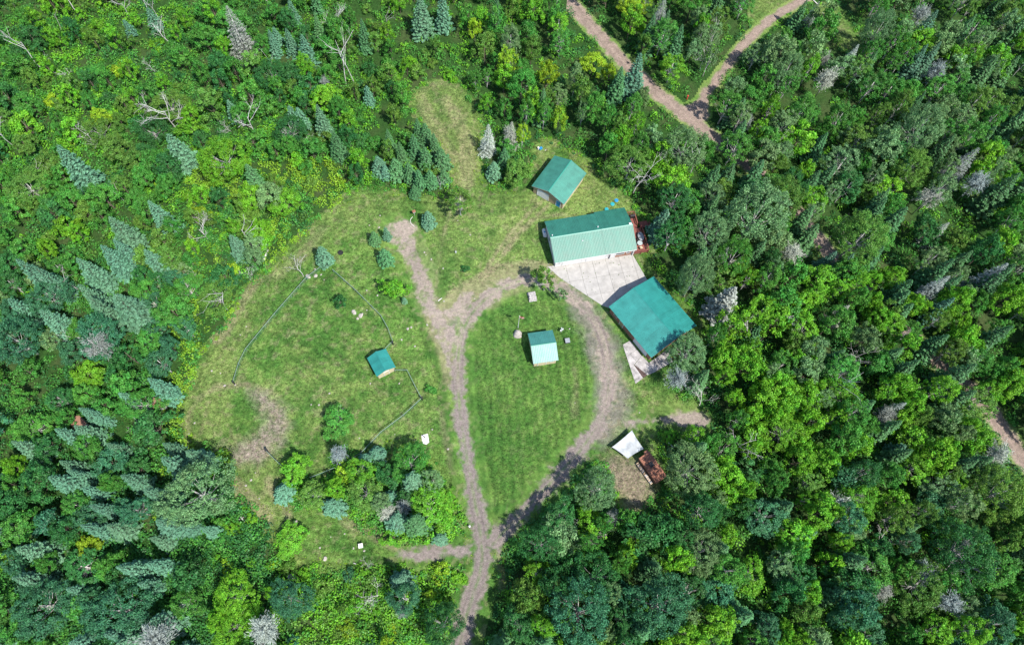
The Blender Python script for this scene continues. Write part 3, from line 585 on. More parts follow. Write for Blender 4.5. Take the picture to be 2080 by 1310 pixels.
# ------------------------------------------------------------------ trees one can single out
big = [  # px, py, radius px, kind, colour, height stretch, label
 (455,322,58,'broad','bright',.75,'large bright green spreading tree beside the blue-green spruce, upper left'),
 (400,1000,66,'poplar','grey',.75,'very large grey-green round-crowned tree at the lower end of the bare earth circle'),
 (1540,432,72,'poplar','grey',.8,'largest grey-green tree in the woods straight right of the red deck'),
 (1440,470,48,'poplar','grey',.9,'grey-green tree between the red deck and the largest grey-green tree'),
 (1396,716,44,'poplar','grey',.72,'pale grey-green tree leaning over the corner of the big teal-roofed garage'),
 (1404,954,54,'poplar','grey',.8,'large grey-green tree covering the rear of the rusty shed'),
 (1212,992,42,'poplar','grey',.9,'grey-green tree left of the rusty shed with a white dead branch in its crown'),
 (935,408,29,'poplar','olive',1.1,'single tree with a white trunk on the grass above the gravel strip'),
 (798,584,27,'young','bright',.9,'small yellow-green tree between the fence and the gravel strip'),
 (945,545,9,'bush','dark',1.0,'small round bush on the lawn between gravel strip and driveway'),
 (875,791,11,'bush','mid',1.0,'small green bush left of the driveway beside the fence'),
 (686,858,32,'broad','mid',.6,'lone dark round tree with pale twigs inside the fenced pasture'),
 (703,955,24,'young','yellow',.8,'bright yellow-green tree at the fence on the wooded island'),
 (600,952,29,'broad','bright',.75,'green round tree at the left tip of the wooded island by the fence'),
 (592,1095,30,'broad','bright',.42,'wide green tree on the mown path below the wooded island'),
 (832,938,40,'broad','mid',.8,'round green tree at the top right of the wooded island'),
 (640,1005,30,'poplar','olive',.6,'olive green tree at the left of the wooded island'),
 (745,1000,38,'poplar','olive',.62,'wide olive green tree in the middle of the wooded island'),
 (790,965,28,'broad','dark',.7,'dark tree beside the round green tree on the wooded island'),
 (830,1010,24,'poplar','dark',.65,'dark tree behind the pale dead trees of the wooded island'),
 (895,1060,30,'young','bright',.6,'bright green thicket tree at the right edge of the wooded island'),
 (905,1010,20,'young','bright',.7,'bright green low tree on the right side of the wooded island'),
 (800,1090,22,'young','bright',.6,'bright green bush-like tree at the lower edge of the wooded island'),
 (1106,562,24,'young','olive',1.5,'thin olive tree with sparse crown at the concrete corner'),
 (1139,597,12,'young','grey',1.9,'small leaning sapling with a thin bare trunk on the loop lawn'),
 (1050,348,33,'broad','olive',.7,'dense rounded tree left of the tan garage'),
 (1030,300,22,'young','mid',.9,'green tree behind the white dead spruces'),
 (1358,885,16,'young','bright',.6,'small bright green tree between the white tarp and the gravel pad'),
 (690,612,14,'young','dark',1.3,'small dark tree with a thin white stem inside the fenced pasture'),
 (1590,400,50,'poplar','olive',.9,None),(1490,520,45,'poplar','mid',.9,None),(1415,560,42,'poplar','grey',1.2,None),(1500,545,26,'broad','yellow',.8,'first of two yellow-green trees east of the big garage'),(1525,560,24,'broad','yellow',.8,'second of two yellow-green trees east of the big garage'),
 (1280,330,52,'broad','olive',.8,None),(1390,300,55,'poplar','grey',.8,None),(1205,130,30,'broad','yellow',.9,'yellow-green tree in the thicket left of the dirt road'),(1285,20,32,'broad','yellow',.9,'yellow-green tree right of the dirt road at the top edge'),
 (1785,60,42,'poplar','grey',1.1,None),(1600,140,40,'poplar','grey',1.0,None),(1870,260,55,'poplar','grey',1.0,None),(1850,340,45,'poplar','olive',.9,None),
 (1750,480,58,'poplar','olive',.9,None),(1480,1010,34,'broad','bright',.9,None),(1590,880,50,'broad','bright',.8,None),(1700,800,46,'broad','bright',.8,None),
 (1340,1230,60,'poplar','blue',.8,None),(1180,1240,62,'poplar','blue',.8,None),(1425,1120,46,'poplar','grey',.8,None),(1100,1105,42,'poplar','dark',.8,None),(1210,1170,48,'poplar','dark',.8,None),(1135,1050,34,'poplar','dark',.8,None),
 (1275,1125,26,'broad','bright',.9,None),(1198,1060,28,'broad','bright',.9,None),(1740,1020,50,'broad','bright',.8,None),(1960,1120,60,'poplar','dark',.8,None),(1870,1190,50,'broad','olive',.8,None),(2030,1000,55,'poplar','olive',.8,None),
 (200,150,26,'broad','mid',.5,None),(345,215,46,'broad','olive',.6,'olive tree with thick white limbs on the upper left hillside'),(205,265,46,'broad','olive',.5,'dark olive tree with white branches on the upper left hillside'),(590,262,42,'broad','dark',.6,'dark tree with pale branches on the hillside right of the grey dead spruce'),
 (310,265,40,'broad','dark',.6,None),(60,380,50,'broad','olive',.6,None),(500,455,32,'broad','olive',.6,None),(440,600,44,'broad','olive',.5,'olive tree with white stems leaning over the west edge of the pasture'),(100,330,34,'broad','olive',.7,None),
 (550,150,44,'broad','dark',.6,None),(180,760,30,'broad','bright',.7,'bright green tree in the woods left of the bare earth circle'),(290,820,42,'broad','mid',.6,None),(480,1215,46,'broad','bright',.7,'wide bright green tree on the lower left'),(480,1270,40,'broad','bright',.8,None),
 (180,1110,22,'broad','yellow',.9,'small yellow tree among the lower left spruces'),(335,1045,18,'broad','yellow',.8,None),(240,1240,60,'broad','blue',.7,None),(90,1230,55,'broad','blue',.7,None),(590,1215,40,'broad','blue',.7,None),(900,1270,40,'poplar','dark',.8,'dark tree at the bottom edge left of the driveway'),
 (200,680,46,'poplar','blue',.8,None),(820,1215,30,'poplar','blue',.9,None),(100,600,46,'broad','blue',.7,None),(30,690,50,'poplar','blue',.8,None)]
for px, py, r_, k, c, hs, lb in big: crown_at(px, py, r_, k, c, hs, lb)
tips = [(115,295,17,'sblue',1.15,'wide blue-green spruce on the left hillside, largest of its neighbourhood'),(232,598,15,'sblue',1.35,'broad pale blue-green spruce beside the yellow scrub left of the pasture'),(80,630,14,'sblue',1,None),(32,526,15,'sblue',1,None),(68,541,14,'sblue',1,None),
 (221,440,14,'sblue',1.1,None),(230,486,13,'sblue',1,None),(204,498,13,'sblue',1,None),(293,506,12,'sblue',1,None),(155,524,14,'sblue',1,None),(300,407,13,'sblue',1,'blue-green spruce with a thin grey tip left of the yellow scrub'),(467,477,10,'sblue',1.1,'short pale blue-green spruce above the pasture corner'),
 (500,333,12,'sgreen',1.15,'green spruce just right of the large bright green spreading tree'),(340,272,12,'sblue',1.3,'blue-green spruce just left of the large bright green spreading tree'),(462,203,8,'sblue',1,None),(250,40,6,'sblue',1,None),(298,15,8,'sblue',1,None),(585,-5,9,'sblue',1,None),(638,25,9,'sgreen',1,None),(635,-20,8,'sgreen',1,None),
 (545,60,9,'sblue',1,None),(580,57,9,'sblue',1,None),(612,70,11,'sblue',1,None),(555,55,6,'sblue',1,None),(643,212,11,'sblue',1,None),(586,215,8,'sblue',1,None),(603,218,8,'sblue',1,None),(676,265,11,'sgreen',1,None),(733,38,11,'sgreen',1,None),(744,175,7,'sblue',1,None),
 (852,-12,14,'sblue',1.1,'left spruce of the pair on the top edge'),(897,-18,13,'sblue',.9,'right spruce of the pair on the top edge'),(1010,-5,10,'sgreen',1,None),
 (846,240,9,'sgreen',1,None),(810,288,9,'sgreen',1,None),(838,272,9,'sgreen',1,None),(862,298,8,'sgreen',1,None),(895,302,8,'sgreen',1.3,None),(765,318,7,'sblue',1.1,None),(848,345,8,'sgreen',1,None),(872,346,7,'sgreen',1.1,None),(786,262,9,'sgreen',1,None),(800,322,8,'sgreen',1.2,None),(880,270,9,'sgreen',1,None),(828,330,8,'sgreen',1,None),(862,250,8,'sgreen',1,None),(900,345,6,'sgreen',1.1,None),(840,376,5,'sgreen',1.1,None),(780,335,6,'sblue',1,None),
 (649,502,8,'sblue',1.2,'lone spruce at the top corner of the fenced pasture'),(867,430,6,'sblue',1.2,'small round blue spruce beside the top of the gravel strip'),(757,470,5.5,'sgreen',1,'leftmost of the small spruces left of the gravel strip'),(782,462,6,'sblue',.7,'slim spruce touching the gravel strip'),(778,505,7,'sgreen',1,'small spruce left of the gravel strip, lowest of the three'),(820,604,3,'sblue',1,'tiny blue spruce at the foot of the yellow-green tree'),
 (1003,328,6.5,'sblue',1.1,'short spruce below the white dead spruces'),(1025,300,7,'sgreen',.9,None),(1105,180,12,'sgreen',1,None),(1090,178,10,'sgreen',1,None),(1302,108,15,'sblue',1.1,'tallest blue-green spruce standing against the dirt road at the top'),(1264,135,12,'sgreen',1,None),(1330,30,13,'sgreen',1,None),
 (241,798,8,'sblue',1,None),(160,828,10,'sblue',1,None),(178,832,9,'sblue',1,None),(111,871,12,'sblue',1.2,None),(150,864,11,'sblue',1,None),(120,936,10,'sblue',1,None),(98,968,13,'sblue',1.1,None),(135,955,10,'sblue',1,None),(245,965,12,'sblue',1,None),(166,991,10,'sblue',1,None),(181,1026,11,'sblue',1,None),(163,1066,12,'sblue',1.1,None),(305,1092,10,'sblue',1.1,None),(31,1113,13,'sblue',1.1,None),
 (366,1066,9,'sblue',1,None),(408,1072,9,'sblue',1,None),(297,1144,11,'sblue',1,None),(134,1196,10,'sblue',1,None),(279,1185,10,'sblue',1,None),(212,1288,12,'sblue',1.2,None),(255,1258,9,'sblue',1,None),(330,900,10,'sblue',1,None),(215,900,9,'sblue',1,None),
 (566,993,6,'sblue',1.4,'pale spruce at the left tip of the wooded island'),(668,1020,7,'sblue',1.3,'pale blue-green spruce at the lower left of the wooded island'),(790,1004,5,'sblue',1.3,'pale spruce among the grey dead trees of the wooded island'),(800,1052,7,'sblue',1.5,'wide pale spruce at the foot of the wooded island'),(890,1090,5,'sblue',1.2,'short blue-green spruce at the lower right corner of the wooded island'),(760,912,7,'sblue',1,None),(735,930,6,'sblue',1.1,None),(808,1175,9,'sblue',1.4,'pale blue-green spruce in the hedge below the gravel spur'),
 (1357,425,12,'sblue',1.2,'pale blue-green spruce beside the red deck'),(1495,583,14,'greytw',1.2,'grey-green spruce behind the big teal-roofed garage'),(1735,515,12,'sblue',1,None),(1545,662,8,'sgreen',1,None),(1906,20,14,'sblue',1,None),(1460,395,13,'sgreen',1,None),(1912,85,12,'sblue',1,None),(1885,90,12,'sblue',1,None),(1700,510,10,'sblue',1,None),(1940,605,12,'sblue',1,None),(2055,545,15,'sgreen',1,None),(1360,20,12,'sgreen',1,None),(1840,905,8,'sblue',1,None),(1660,1080,9,'sblue',1,None),(1955,560,13,'sgreen',1,None),(1640,0,10,'sgreen',1,None),(2075,350,16,'sgreen',1,None)]
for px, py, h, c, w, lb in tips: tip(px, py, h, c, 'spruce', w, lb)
for px, py, h, lb in [(460,12,15,'tall grey needleless spruce at the top left, taller than all dead trees around'),(992,252,10,'left of two whitish dead spruces below the oval grass lobe'),(1040,247,9,'right of two whitish dead spruces below the oval grass lobe'),(1480,500,8,None),(1928,452,9,'rust-grey dead spruce in the right-hand woods'),(1841,818,9,None),(2048,535,13,'grey-white dead spruce on the right edge'),(1930,560,12,None),(1725,620,9,None),(1352,-6,12,None),(1665,3,7,None),(1745,90,8,None),(1990,300,13,None)]:
    tip(px, py, h, 'pale' if h < 11 else 'greytw', 'greyspruce', 1.1, lb)
for px, py, r_, c, lb in [(540,1280,26,'pale','round pale grey tree on the bottom edge at the left'),(1030,265,9,'pale',None),(786,1040,16,'pale','left grey-white dead tree on the wooded island'),(820,1028,14,'greytw','right grey-white dead tree on the wooded island'),(688,922,17,'greytw','grey twiggy tree at the fence on the wooded island'),(1700,1020,22,'pale','pale grey-white tree in the lower right woods'),(1737,1002,18,'pale','smaller pale grey-white tree beside the first, lower right woods'),
  (1610,515,22,'pale',None),(1680,160,24,'pale',None),(1675,120,16,'greytw',None),(1440,45,14,'pale',None),(2025,920,22,'pale','whitish bushy tree beside the lower right road'),(1950,1105,16,'pale',None),(1800,845,18,'greytw',None),(1890,400,24,'greytw',None),(1985,370,24,'greytw',None),(1870,30,22,'greytw',None),(1375,768,20,'greytw','white branching lichen-grey tree beside the concrete apron'),(1790,1200,18,'greytw',None),(1515,245,16,'pale',None),(1250,1050,16,'greytw',None),(1880,1160,20,'pale',None),(1900,150,22,'greytw',None),(1580,880,12,'greytw',None),(815,1240,12,'greytw',None),
  (200,705,26,'greytw','grey branchy tree in the dark woods at the left'),(320,1300,30,'greytw',None),(660,170,14,'greytw',None),(1930,1225,22,'greytw',None)]:
    crown_at(px, py, r_, 'lichen', c, 1.1, lb)
for px, py, h, k, v, lb in [(166,40,10,'pole',0,None),(92,146,9,'pole',1,None),(124,60,4,'pole',2,None),(108,143,4,'pole',1,None),(262,34,7,'bare',0,'forked white bare tree near the top edge at the left'),(330,50,6,'pole',0,None),(315,64,8,'pole',2,None),(348,95,7,'bare',3,None),(143,165,5,'bare',1,None),(318,150,6,'bare',2,None),
  (362,265,13,'bare',1,'large white-limbed birch on the upper left hillside'),(205,300,9,'bare',2,None),(470,268,5,'bare',4,None),(48,313,9,'pole',0,None),(557,40,7,'pole',1,None),(680,72,9,'bare',1,'white forked bare tree near the top edge'),(703,172,10,'pole',0,None),(722,174,9,'pole',2,None),(788,72,6,'pole',1,None),(563,152,5,'pole',0,None),(527,288,11,'bare',0,'tall white dead birch beside the dark tree on the hillside'),(592,290,8,'bare',2,None),(620,298,4,'bare',4,None),
  (98,367,5,'pole',1,None),(255,412,5,'pole',0,None),(424,492,8,'bare',1,'bright white forked dead birch above the pasture'),(405,568,3.5,'pole',2,'short white broken trunk in the yellow scrub west of the pasture'),(515,512,9,'pole',1,None),(503,558,5,'bare',4,'fallen white bare crown at the corner of the mown grass'),(166,592,6,'pole',0,None),(463,630,8,'pole',2,None),(617,562,6,'bare',3,'small grey bare tree just outside the fence corner'),
  (893,386,5,'bare',0,'small grey bare tree at the foot of the spruce clump'),(1286,392,11,'bare',3,'tall white bare birch with forked limbs above the long house'),(1340,362,8,'bare',0,None),(1399,362,9,'pole',1,None),(1425,332,6,'bare',2,None),(1422,142,8,'bare',1,None),(1675,62,7,'bare',4,'white many-limbed bare tree in the small grass glade'),(2005,75,7,'bare',4,None),(1510,695,9,'bare',1,None),(1420,825,7,'bare',4,'white bare tree reaching over the gravel pad'),(1478,930,9,'bare',3,'white bare trunk among the trees right of the rusty shed'),(1590,655,10,'bare',1,None),(1655,800,9,'pole',2,None),(1710,735,8,'bare',3,None),(1640,870,7,'bare',0,None),(1835,805,6,'bare',2,None),(1890,1172,9,'bare',3,None),(1905,1200,8,'bare',0,None),(1775,1100,6,'bare',1,None),
  (1222,1000,7,'bare',4,'white dead branches rising through the grey-green tree left of the rusty shed'),(1232,1090,5,'bare',4,None),(1150,1045,6,'bare',4,None),(1400,1170,7,'bare',1,None),(776,1208,7,'bare',4,'white spreading bare tree in the scrub below the mown path'),(744,1145,3.5,'bare',1,'small white dead branch at the lower edge of the mown path'),(688,868,5,'bare',4,'pale bare limbs inside the lone tree of the pasture'),(278,868,4,'bare',4,None),(205,712,8,'bare',4,None),(2020,495,7,'pole',0,None),(1680,490,6,'pole',1,None),(1290,610,5,'bare',4,None),(1380,790,6,'bare',4,None),(1560,330,6,'pole',2,None),(1105,590,7,'bare',0,'bare dark limbs inside the sparse olive tree by the concrete')]:
    if (px, py) == (1290, 610): continue
    x, y = G(px, py); place(k, x, y, h/KH[k], 'mid', lb, v=v)

# ------------------------------------------------------------------ the mass of the woods
def spec(px, py):
    """colours, kinds and radius range of the woods at an image point"""
    if 560 < px < 965 and py > 1120: return dict(c=['bright']*3+['mid']*2+['olive','blue','yellow'], k=['bush']*6+['young'], r=(8, 17))
    if 430 < px < 580 and 1000 < py < 1160: return dict(c=['bright']*2+['mid','yellow'], k=['bush'], r=(8, 14))
    if px < 520 and py < 560 or px < 700 and py < 330:
        if px < 380 and py < 330 and px > 90 or (px > 380 and py > 330): return dict(c=['bright']*3+['olive']*2+['yellow']+['mid']*2+['dark'], k=['bush']*4+['young']*4+['broad'], r=(9, 22))
        return dict(c=['mid']*4+['dark']*2+['olive','bright'], k=['young']*4+['broad']*3+['bush'], r=(14, 32))
    if px < 470 and py < 760: return dict(c=['blue']*2+['dark','mid','mid','grey'], k=['broad']*2+['poplar','young','spruce'], r=(17, 36))
    if px < 560 and py >= 760: return dict(c=['blue']*2+['dark']*2+['mid']*3+['bright'], k=['broad']*3+['poplar','young','spruce'], r=(17, 38))
    if px < 980 and py > 1090: return dict(c=['bright']*2+['mid']*2+['olive','blue','dark'], k=['young']*3+['bush']*3+['broad'], r=(12, 28))
    if px < 960 and py < 420: return dict(c=['mid']*3+['olive']*2+['bright']*2+['dark'], k=['young']*3+['bush']*2, r=(12, 22))
    if px < 1330 and py < 420: return dict(c=['olive']*2+['mid']*3+['grey','bright','yellow'], k=['young']*4+['poplar']*2+['broad'], r=(15, 28))
    if py < 330: return dict(c=['grey']*2+['mid']*2+['olive','bright'], k=['poplar']*3+['broad','young','spruce'], r=(18, 36))
    if py < 560: return dict(c=['grey','grey','olive','mid','mid','bright','dark'], k=['poplar']*2+['broad','broad','spruce'], r=(18, 38))
    if py < 960 and px > 1400: return dict(c=['bright']*5+['mid']*2+['grey','olive'], k=['broad']*4+['poplar']*2+['young','spruce'], r=(17, 36))
    return dict(c=['mid']*3+['dark']*2+['bright']*3+['grey','blue','olive'], k=['broad']*3+['poplar']*3+['young','spruce'], r=(18, 38))
r5 = random.Random(5); cnt = 0
cand = []
for i in range(34000):
    px = r5.uniform(-60, 2140); py = r5.uniform(-60, 1400); cand.append((px, py))
cw = GP(cand); sdc = sd_clear(cw[:, 0], cw[:, 1]); sdr = sd_road(cw[:, 0], cw[:, 1]); sdd = sd_drive(cw[:, 0], cw[:, 1])
TA = [t for t in TREES]
hold = [GP([(1155,20),(1262,135),(1340,205),(1405,255),(1425,215),(1370,190),(1300,120),(1220,50),(1180,0)])]
items = []
for i, (px, py) in enumerate(cand):
    sp = spec(px, py); rp = r5.uniform(*sp['r'])*(1.0 if i < 9000 else .7); items.append((px, py, rp/10.9, r5.choice(sp['k']), r5.choice(sp['c']), i))
arr = np.array([(t[0], t[1], t[2]) for t in TREES]); NT = len(arr); buf = np.zeros((4000, 3)); buf[:NT] = arr
for px, py, r_, k, c, i in items:
    if cnt >= 1150: break
    x, y = cw[i]
    if k == 'bush': r_ = min(r_, 1.7)
    if k == 'spruce': r_ = min(r_, 2.2)*.8+.4; c = 'sgreen' if c != 'blue' and px > 700 else 'sblue'
    m_ = (.86 if py > 400 else 1.0)*r_ if k != 'bush' else .6*r_
    vis = px > 1560 or py > 700
    if sdc[i] < m_ or sdd[i] < r_*.8 or (sdr[i] < r_*.68 and not (1445 < px < 2015 and py > 265 and hypot(px-1668, py-500) > 30)): continue
    d = np.hypot(buf[:NT, 0]-x, buf[:NT, 1]-y)
    if np.any(d < (.50 if px > 1000 else .56)*(buf[:NT, 2]+r_)): continue
    s = r_/KR[k]; hs = min(1.7, max(.55, (r5.uniform(7.5, 12.5) if px > 1000 else r5.uniform(5.5, 9))/(KH[k]*s))) if k != 'bush' else r5.uniform(.8, 1.2)
    if k == 'spruce': hs = r5.uniform(.95, 1.3)
    if hides(x, y, KH[k]*s*hs, r_): continue
    buf[NT] = (x, y, r_); NT += 1; cnt += 1
    place(k, x, y, s, c, None, hs)
print('trees', len(TREES), 'mass', cnt)

ORD = ['', 'first', 'second', 'third', 'fourth', 'fifth', 'sixth', 'seventh', 'eighth', 'ninth', 'tenth', 'eleventh', 'twelfth', 'thirteenth', 'fourteenth', 'fifteenth']
NUM = ['', 'one', 'two', 'three', 'four', 'five', 'six', 'seven', 'eight', 'nine', 'ten', 'eleven', 'twelve', 'thirteen', 'fourteen', 'fifteen']
def settle_labels():
    by = {}
    for o in C.objects:
        if o.parent is None and 'label' in o and o['label'] in LAB: by.setdefault(o['label'], []).append(o)
    for lb, os_ in by.items():
        n = len(os_)
        if n == 1: continue
        px = {o.name: Pn(o.location.x, o.location.y, KH_OF(o)*.6)[0] for o in os_}
        os_.sort(key=lambda o: px[o.name])
        if n == 2:
            a_, b_ = os_; va, vb = a_.scale[0], b_.scale[0]
            if max(va, vb) > 1.15*min(va, vb):
                a_['label'] = lb+(', larger of two' if va > vb else ', smaller of two'); b_['label'] = lb+(', larger of two' if vb > va else ', smaller of two')
            else: a_['label'] = lb+', left of two'; b_['label'] = lb+', right of two'
        elif n < 16:
            for i, o in enumerate(os_): o['label'] = f"{lb}, {ORD[i+1]} from left"
def KH_OF(o): return {KN[k][0]: KH[k] for k in KH}[o.name.split('.')[0]]*o.scale[2]
settle_labels()
# undergrowth: countless low bushes and saplings between the trees
def undergrowth():   # domes of leaves
    n = 17000; out = []
    r = np.random.default_rng(77)
    px = r.uniform(-80, 2160, n*2); py = r.uniform(-80, 1420, n*2)
    P = np.array([G(a, b) for a, b in zip(px, py)]); X, Y = P[:, 0], P[:, 1]
    lf_ = ((px < 720) & (py < 640)) | ((px < 1000) & (py > 1080)); keep = r.random(n*2) < np.where(lf_ | (np.abs(sd_clear(X, Y)) < 2.6), 1.0, .42)
    ok = keep & (sd_clear(X, Y) > -.3) & (sd_drive(X, Y) > .9) & (sd_road(X, Y) > .5)
    X, Y, px, py = X[ok], Y[ok], px[ok], py[ok]; n = len(X)
    R = .5+1.0*r.random(n)**1.7; Hh = R*(.8+1.3*r.random(n))
    edge = sd_clear(X, Y) < 1.5; R = np.where(edge, R*.65, R); Hh = np.where(edge, Hh*.45, Hh)
    cols = np.zeros((n, 3)); nn = fbm(X, Y, 9, 3, 3); n2 = r.random(n)
    for i in range(n):
        lf = px[i] < 700 and py[i] < 620
        if lf: base = PAL['bright'] if n2[i] < (nn[i]-.3)*(1.9 if 90 < px[i] < 460 and py[i] < 380 else .9) else (PAL['yellow'] if n2[i] > 1.60-nn[i]*.9 else (PAL['mid'] if n2[i] > .45 else (PAL['dark'] if n2[i] > .2 else PAL['olive'])))
        elif px[i] < 560: base = (.17, .34, .026) if (n2[i] < 1.8*(nn[i]-.22) and px[i] > 330 and py[i] < 960) else (PAL['dark'] if n2[i] < .5 else PAL['mid'])
        elif px[i] < 980 and py[i] > 1100: base = PAL['bright'] if n2[i] < .45 else (PAL['olive'] if n2[i] < .75 else PAL['mid'])
        elif px[i] < 980: base = PAL['bright'] if n2[i] < .4 else PAL['mid']
        else: base = PAL['mid'] if n2[i] < .5 else (PAL['bright'] if n2[i] > .75 else PAL['dark'])
        if 380 < px[i] < 700 and 330 < py[i] < 640 and n2[i] < .8*sst(.38, .62, nn[i]): base = (.175, .345, .026)
        cols[i] = np.array(base)*(.8+.4*r.random())
    k = np.clip((50*R**1.6), 18, 120).astype(int); N_ = k.sum(); ii = np.repeat(np.arange(n), k)
    u = unit(r.normal(size=(N_, 3))); u[:, 2] = np.abs(u[:, 2]); rr = .65+.4*r.random(N_)
    p = np.stack([X[ii]+u[:, 0]*R[ii]*rr, Y[ii]+u[:, 1]*R[ii]*rr, .05+u[:, 2]*Hh[ii]*rr], 1)
    nr = unit(u*.5+np.array([0, 0, .5])+r.normal(size=(N_, 3))*.45)
    L = .30*(.7+.6*r.random(N_)); V, F = quads(p, nr, L, L*.8)
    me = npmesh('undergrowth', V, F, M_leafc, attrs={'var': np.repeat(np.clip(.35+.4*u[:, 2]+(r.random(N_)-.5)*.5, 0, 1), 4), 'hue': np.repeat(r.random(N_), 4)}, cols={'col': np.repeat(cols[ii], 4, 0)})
    print('undergrowth', n, N_)
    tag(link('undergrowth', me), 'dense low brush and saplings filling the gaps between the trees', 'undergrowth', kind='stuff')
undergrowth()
def grass_tufts():
    r = np.random.default_rng(78); n = 60000
    x = r.uniform(-78, 44, n); y = r.uniform(5, 116, n); d = sd_clear(x, y); dd = sd_drive(x, y)
    pr = np.where(d > -1.6, .9, np.where((dd > .1) & (dd < .9), .35, .10)); ok = (d < .8) & (dd > .1) & (r.random(n) < pr) & (sdpoly(x, y, loopW) > .5)
    x, y = x[ok], y[ok]; n = len(x); c = alb_lawn(x, y)*1.0
    c = np.where((fbm(x, y, 8, 2, 5) > .52)[:, None] & (sd_clear(x, y) > -1.6)[:, None], np.array(PAL['yellow'])*.8, c)
    P = np.stack([x, y, np.full(n, .10)], 1); nr = unit(np.array([0, 0, .6])+r.normal(size=(n, 3))*.6); L = .28*(.6+.8*r.random(n))
    V, F = quads(P, nr, L, L*.5)
    tag(link('grass', npmesh('grass', V, F, M_leafc, attrs={'var': np.repeat(r.random(n), 4), 'hue': np.repeat(r.random(n), 4)}, cols={'col': np.repeat(c, 4, 0)})), 'unmown grass tufts and weeds along the edges of the clearing', 'grass', kind='stuff')
grass_tufts()

# ------------------------------------------------------------------ buildings
def frame(quad, z):
    """eave rectangle from four surveyed corners A,B,C,D; returns centre, angle of AB, |AB|, |BC|"""
    g = GP(quad, z); c = g.mean(0); u = ((g[1]-g[0])+(g[2]-g[3]))/2; v = ((g[3]-g[0])+(g[2]-g[1]))/2
    return c, atan2(u[1], u[0]), float(np.linalg.norm(u)), float(np.linalg.norm(v))
def rib_panel(w, ln, ribs=3, rh=.032, rw=.05, th=.012):
    """steel sheet, x across, y along the slope from 0 to ln, ribs along y"""
    xs = []; zs = []; p = w/ribs
    for i in range(ribs):
        c = p*(i+.5); xs += [c-rw, c-rw*.45, c+rw*.45, c+rw]; zs += [0, rh, rh, 0]
    xs = [0]+xs+[w]; zs = [0]+zs+[0]; n = len(xs)
    V = [(x, 0, z+th) for x, z in zip(xs, zs)]+[(x, ln, z+th) for x, z in zip(xs, zs)]+[(0, 0, 0), (w, 0, 0), (0, ln, 0), (w, ln, 0)]
    F = [(i, i+1, n+i+1, n+i) for i in range(n-1)]+[(2*n, 2*n+2, 2*n+3, 2*n+1)]
    F += [tuple([2*n+1]+list(range(n-1, -1, -1))+[2*n]), tuple([2*n+2]+list(range(n, 2*n))+[2*n+3])]
    return V, F
def gable_roof(root, L, W, ze, zr, m, mr, x0=None, x1=None, pw=.92, dz=0.0, wn=0.0, capm=None, name='roof'):
    """ridge along local x; slopes towards +y and -y; each steel sheet is a piece of its own"""
    x0 = -L/2 if x0 is None else x0; x1 = L/2 if x1 is None else x1
    rf = MB(); t = .10
    hN = W/2+wn; hS = W/2
    sl = (zr-ze)/hS
    P = [(-hS, ze), (0, zr), (hN, zr-sl*hN)]
    V = [(x0+.01, y, z-t+dz) for y, z in P]+[(x1-.01, y, z-t+dz) for y, z in P]+[(x0+.01, y, z-.012+dz) for y, z in P]+[(x1-.01, y, z-.012+dz) for y, z in P]
    rf.add(V, [(0,1,4,3),(1,2,5,4),(6,9,10,7),(7,10,11,8),(0,3,9,6),(2,8,11,5),(0,6,7,1),(1,7,8,2),(3,4,10,9),(4,5,11,10)])
    R = rf.build(name, M_white if capm is None else capm, root)
    n = max(2, int(round((x1-x0)/pw))); w = (x1-x0)/n
    for sgn, hh in ((-1, hS), (1, hN)):
        ln = hypot(hh, sl*hh)+.04; V, F = rib_panel(w-.006, ln)
        me = MB().add(V, F).mesh('roof_panel', m)
        for i in range(n):
            o = link('roof_panel', me, R)
            an = math.atan(sl)
            if sgn < 0: o.location = (x0+i*w, -hh*1.0-.04*cos(an), zr-sl*hh-.04*sin(an)+dz+.002); o.rotation_euler = (an, 0, 0)
            else: o.location = (x0+(i+1)*w, hh+.04*cos(an), zr-sl*hh-.04*sin(an)+dz+.002); o.rotation_euler = (an, 0, pi)
    rc = MB(); k = .17; zz = zr+.05+dz
    rc.add([(x0-.02, -k, zz-sl*k), (x0-.02, 0, zz+.012), (x0-.02, k, zz-sl*k), (x1+.02, -k, zz-sl*k), (x1+.02, 0, zz+.012), (x1+.02, k, zz-sl*k)], [(0,3,4,1),(1,4,5,2)])
    rc.build('ridge_cap', mr, R)
    return R
def walls(root, L, W, ze, zr, oh, ohx, m, mends=None):
    """four walls: long ones along x, gable ends pentagonal"""
    x = L/2-ohx; y = W/2-oh; zt = ze+(zr-ze)*oh/(W/2)-.12
    mends = mends or {}
    for k_, s in (('s', -1), ('n', 1)):
        a, b = sorted((s*y, s*(y-.14))); MB().box(-x, x, a, b, 0, zt).build('wall', mends.get(k_, m), root)
    zp = zr-.14
    for k_, s in (('w', -1), ('e', 1)):
        a, b = sorted((s*(x-.002), s*(x-.14))); yi = y-.142
        V = [(q, yy, zz) for q in (a, b) for yy, zz in ((-yi, 0), (yi, 0), (yi, zt), (0, zp), (-yi, zt))]
        MB().add(V, [(0,4,3,2,1),(5,6,7,8,9),(0,1,6,5),(1,2,7,6),(2,3,8,7),(3,4,9,8),(4,0,5,9)]).build('wall', mends.get(k_, m), root)
    return x, y, zt
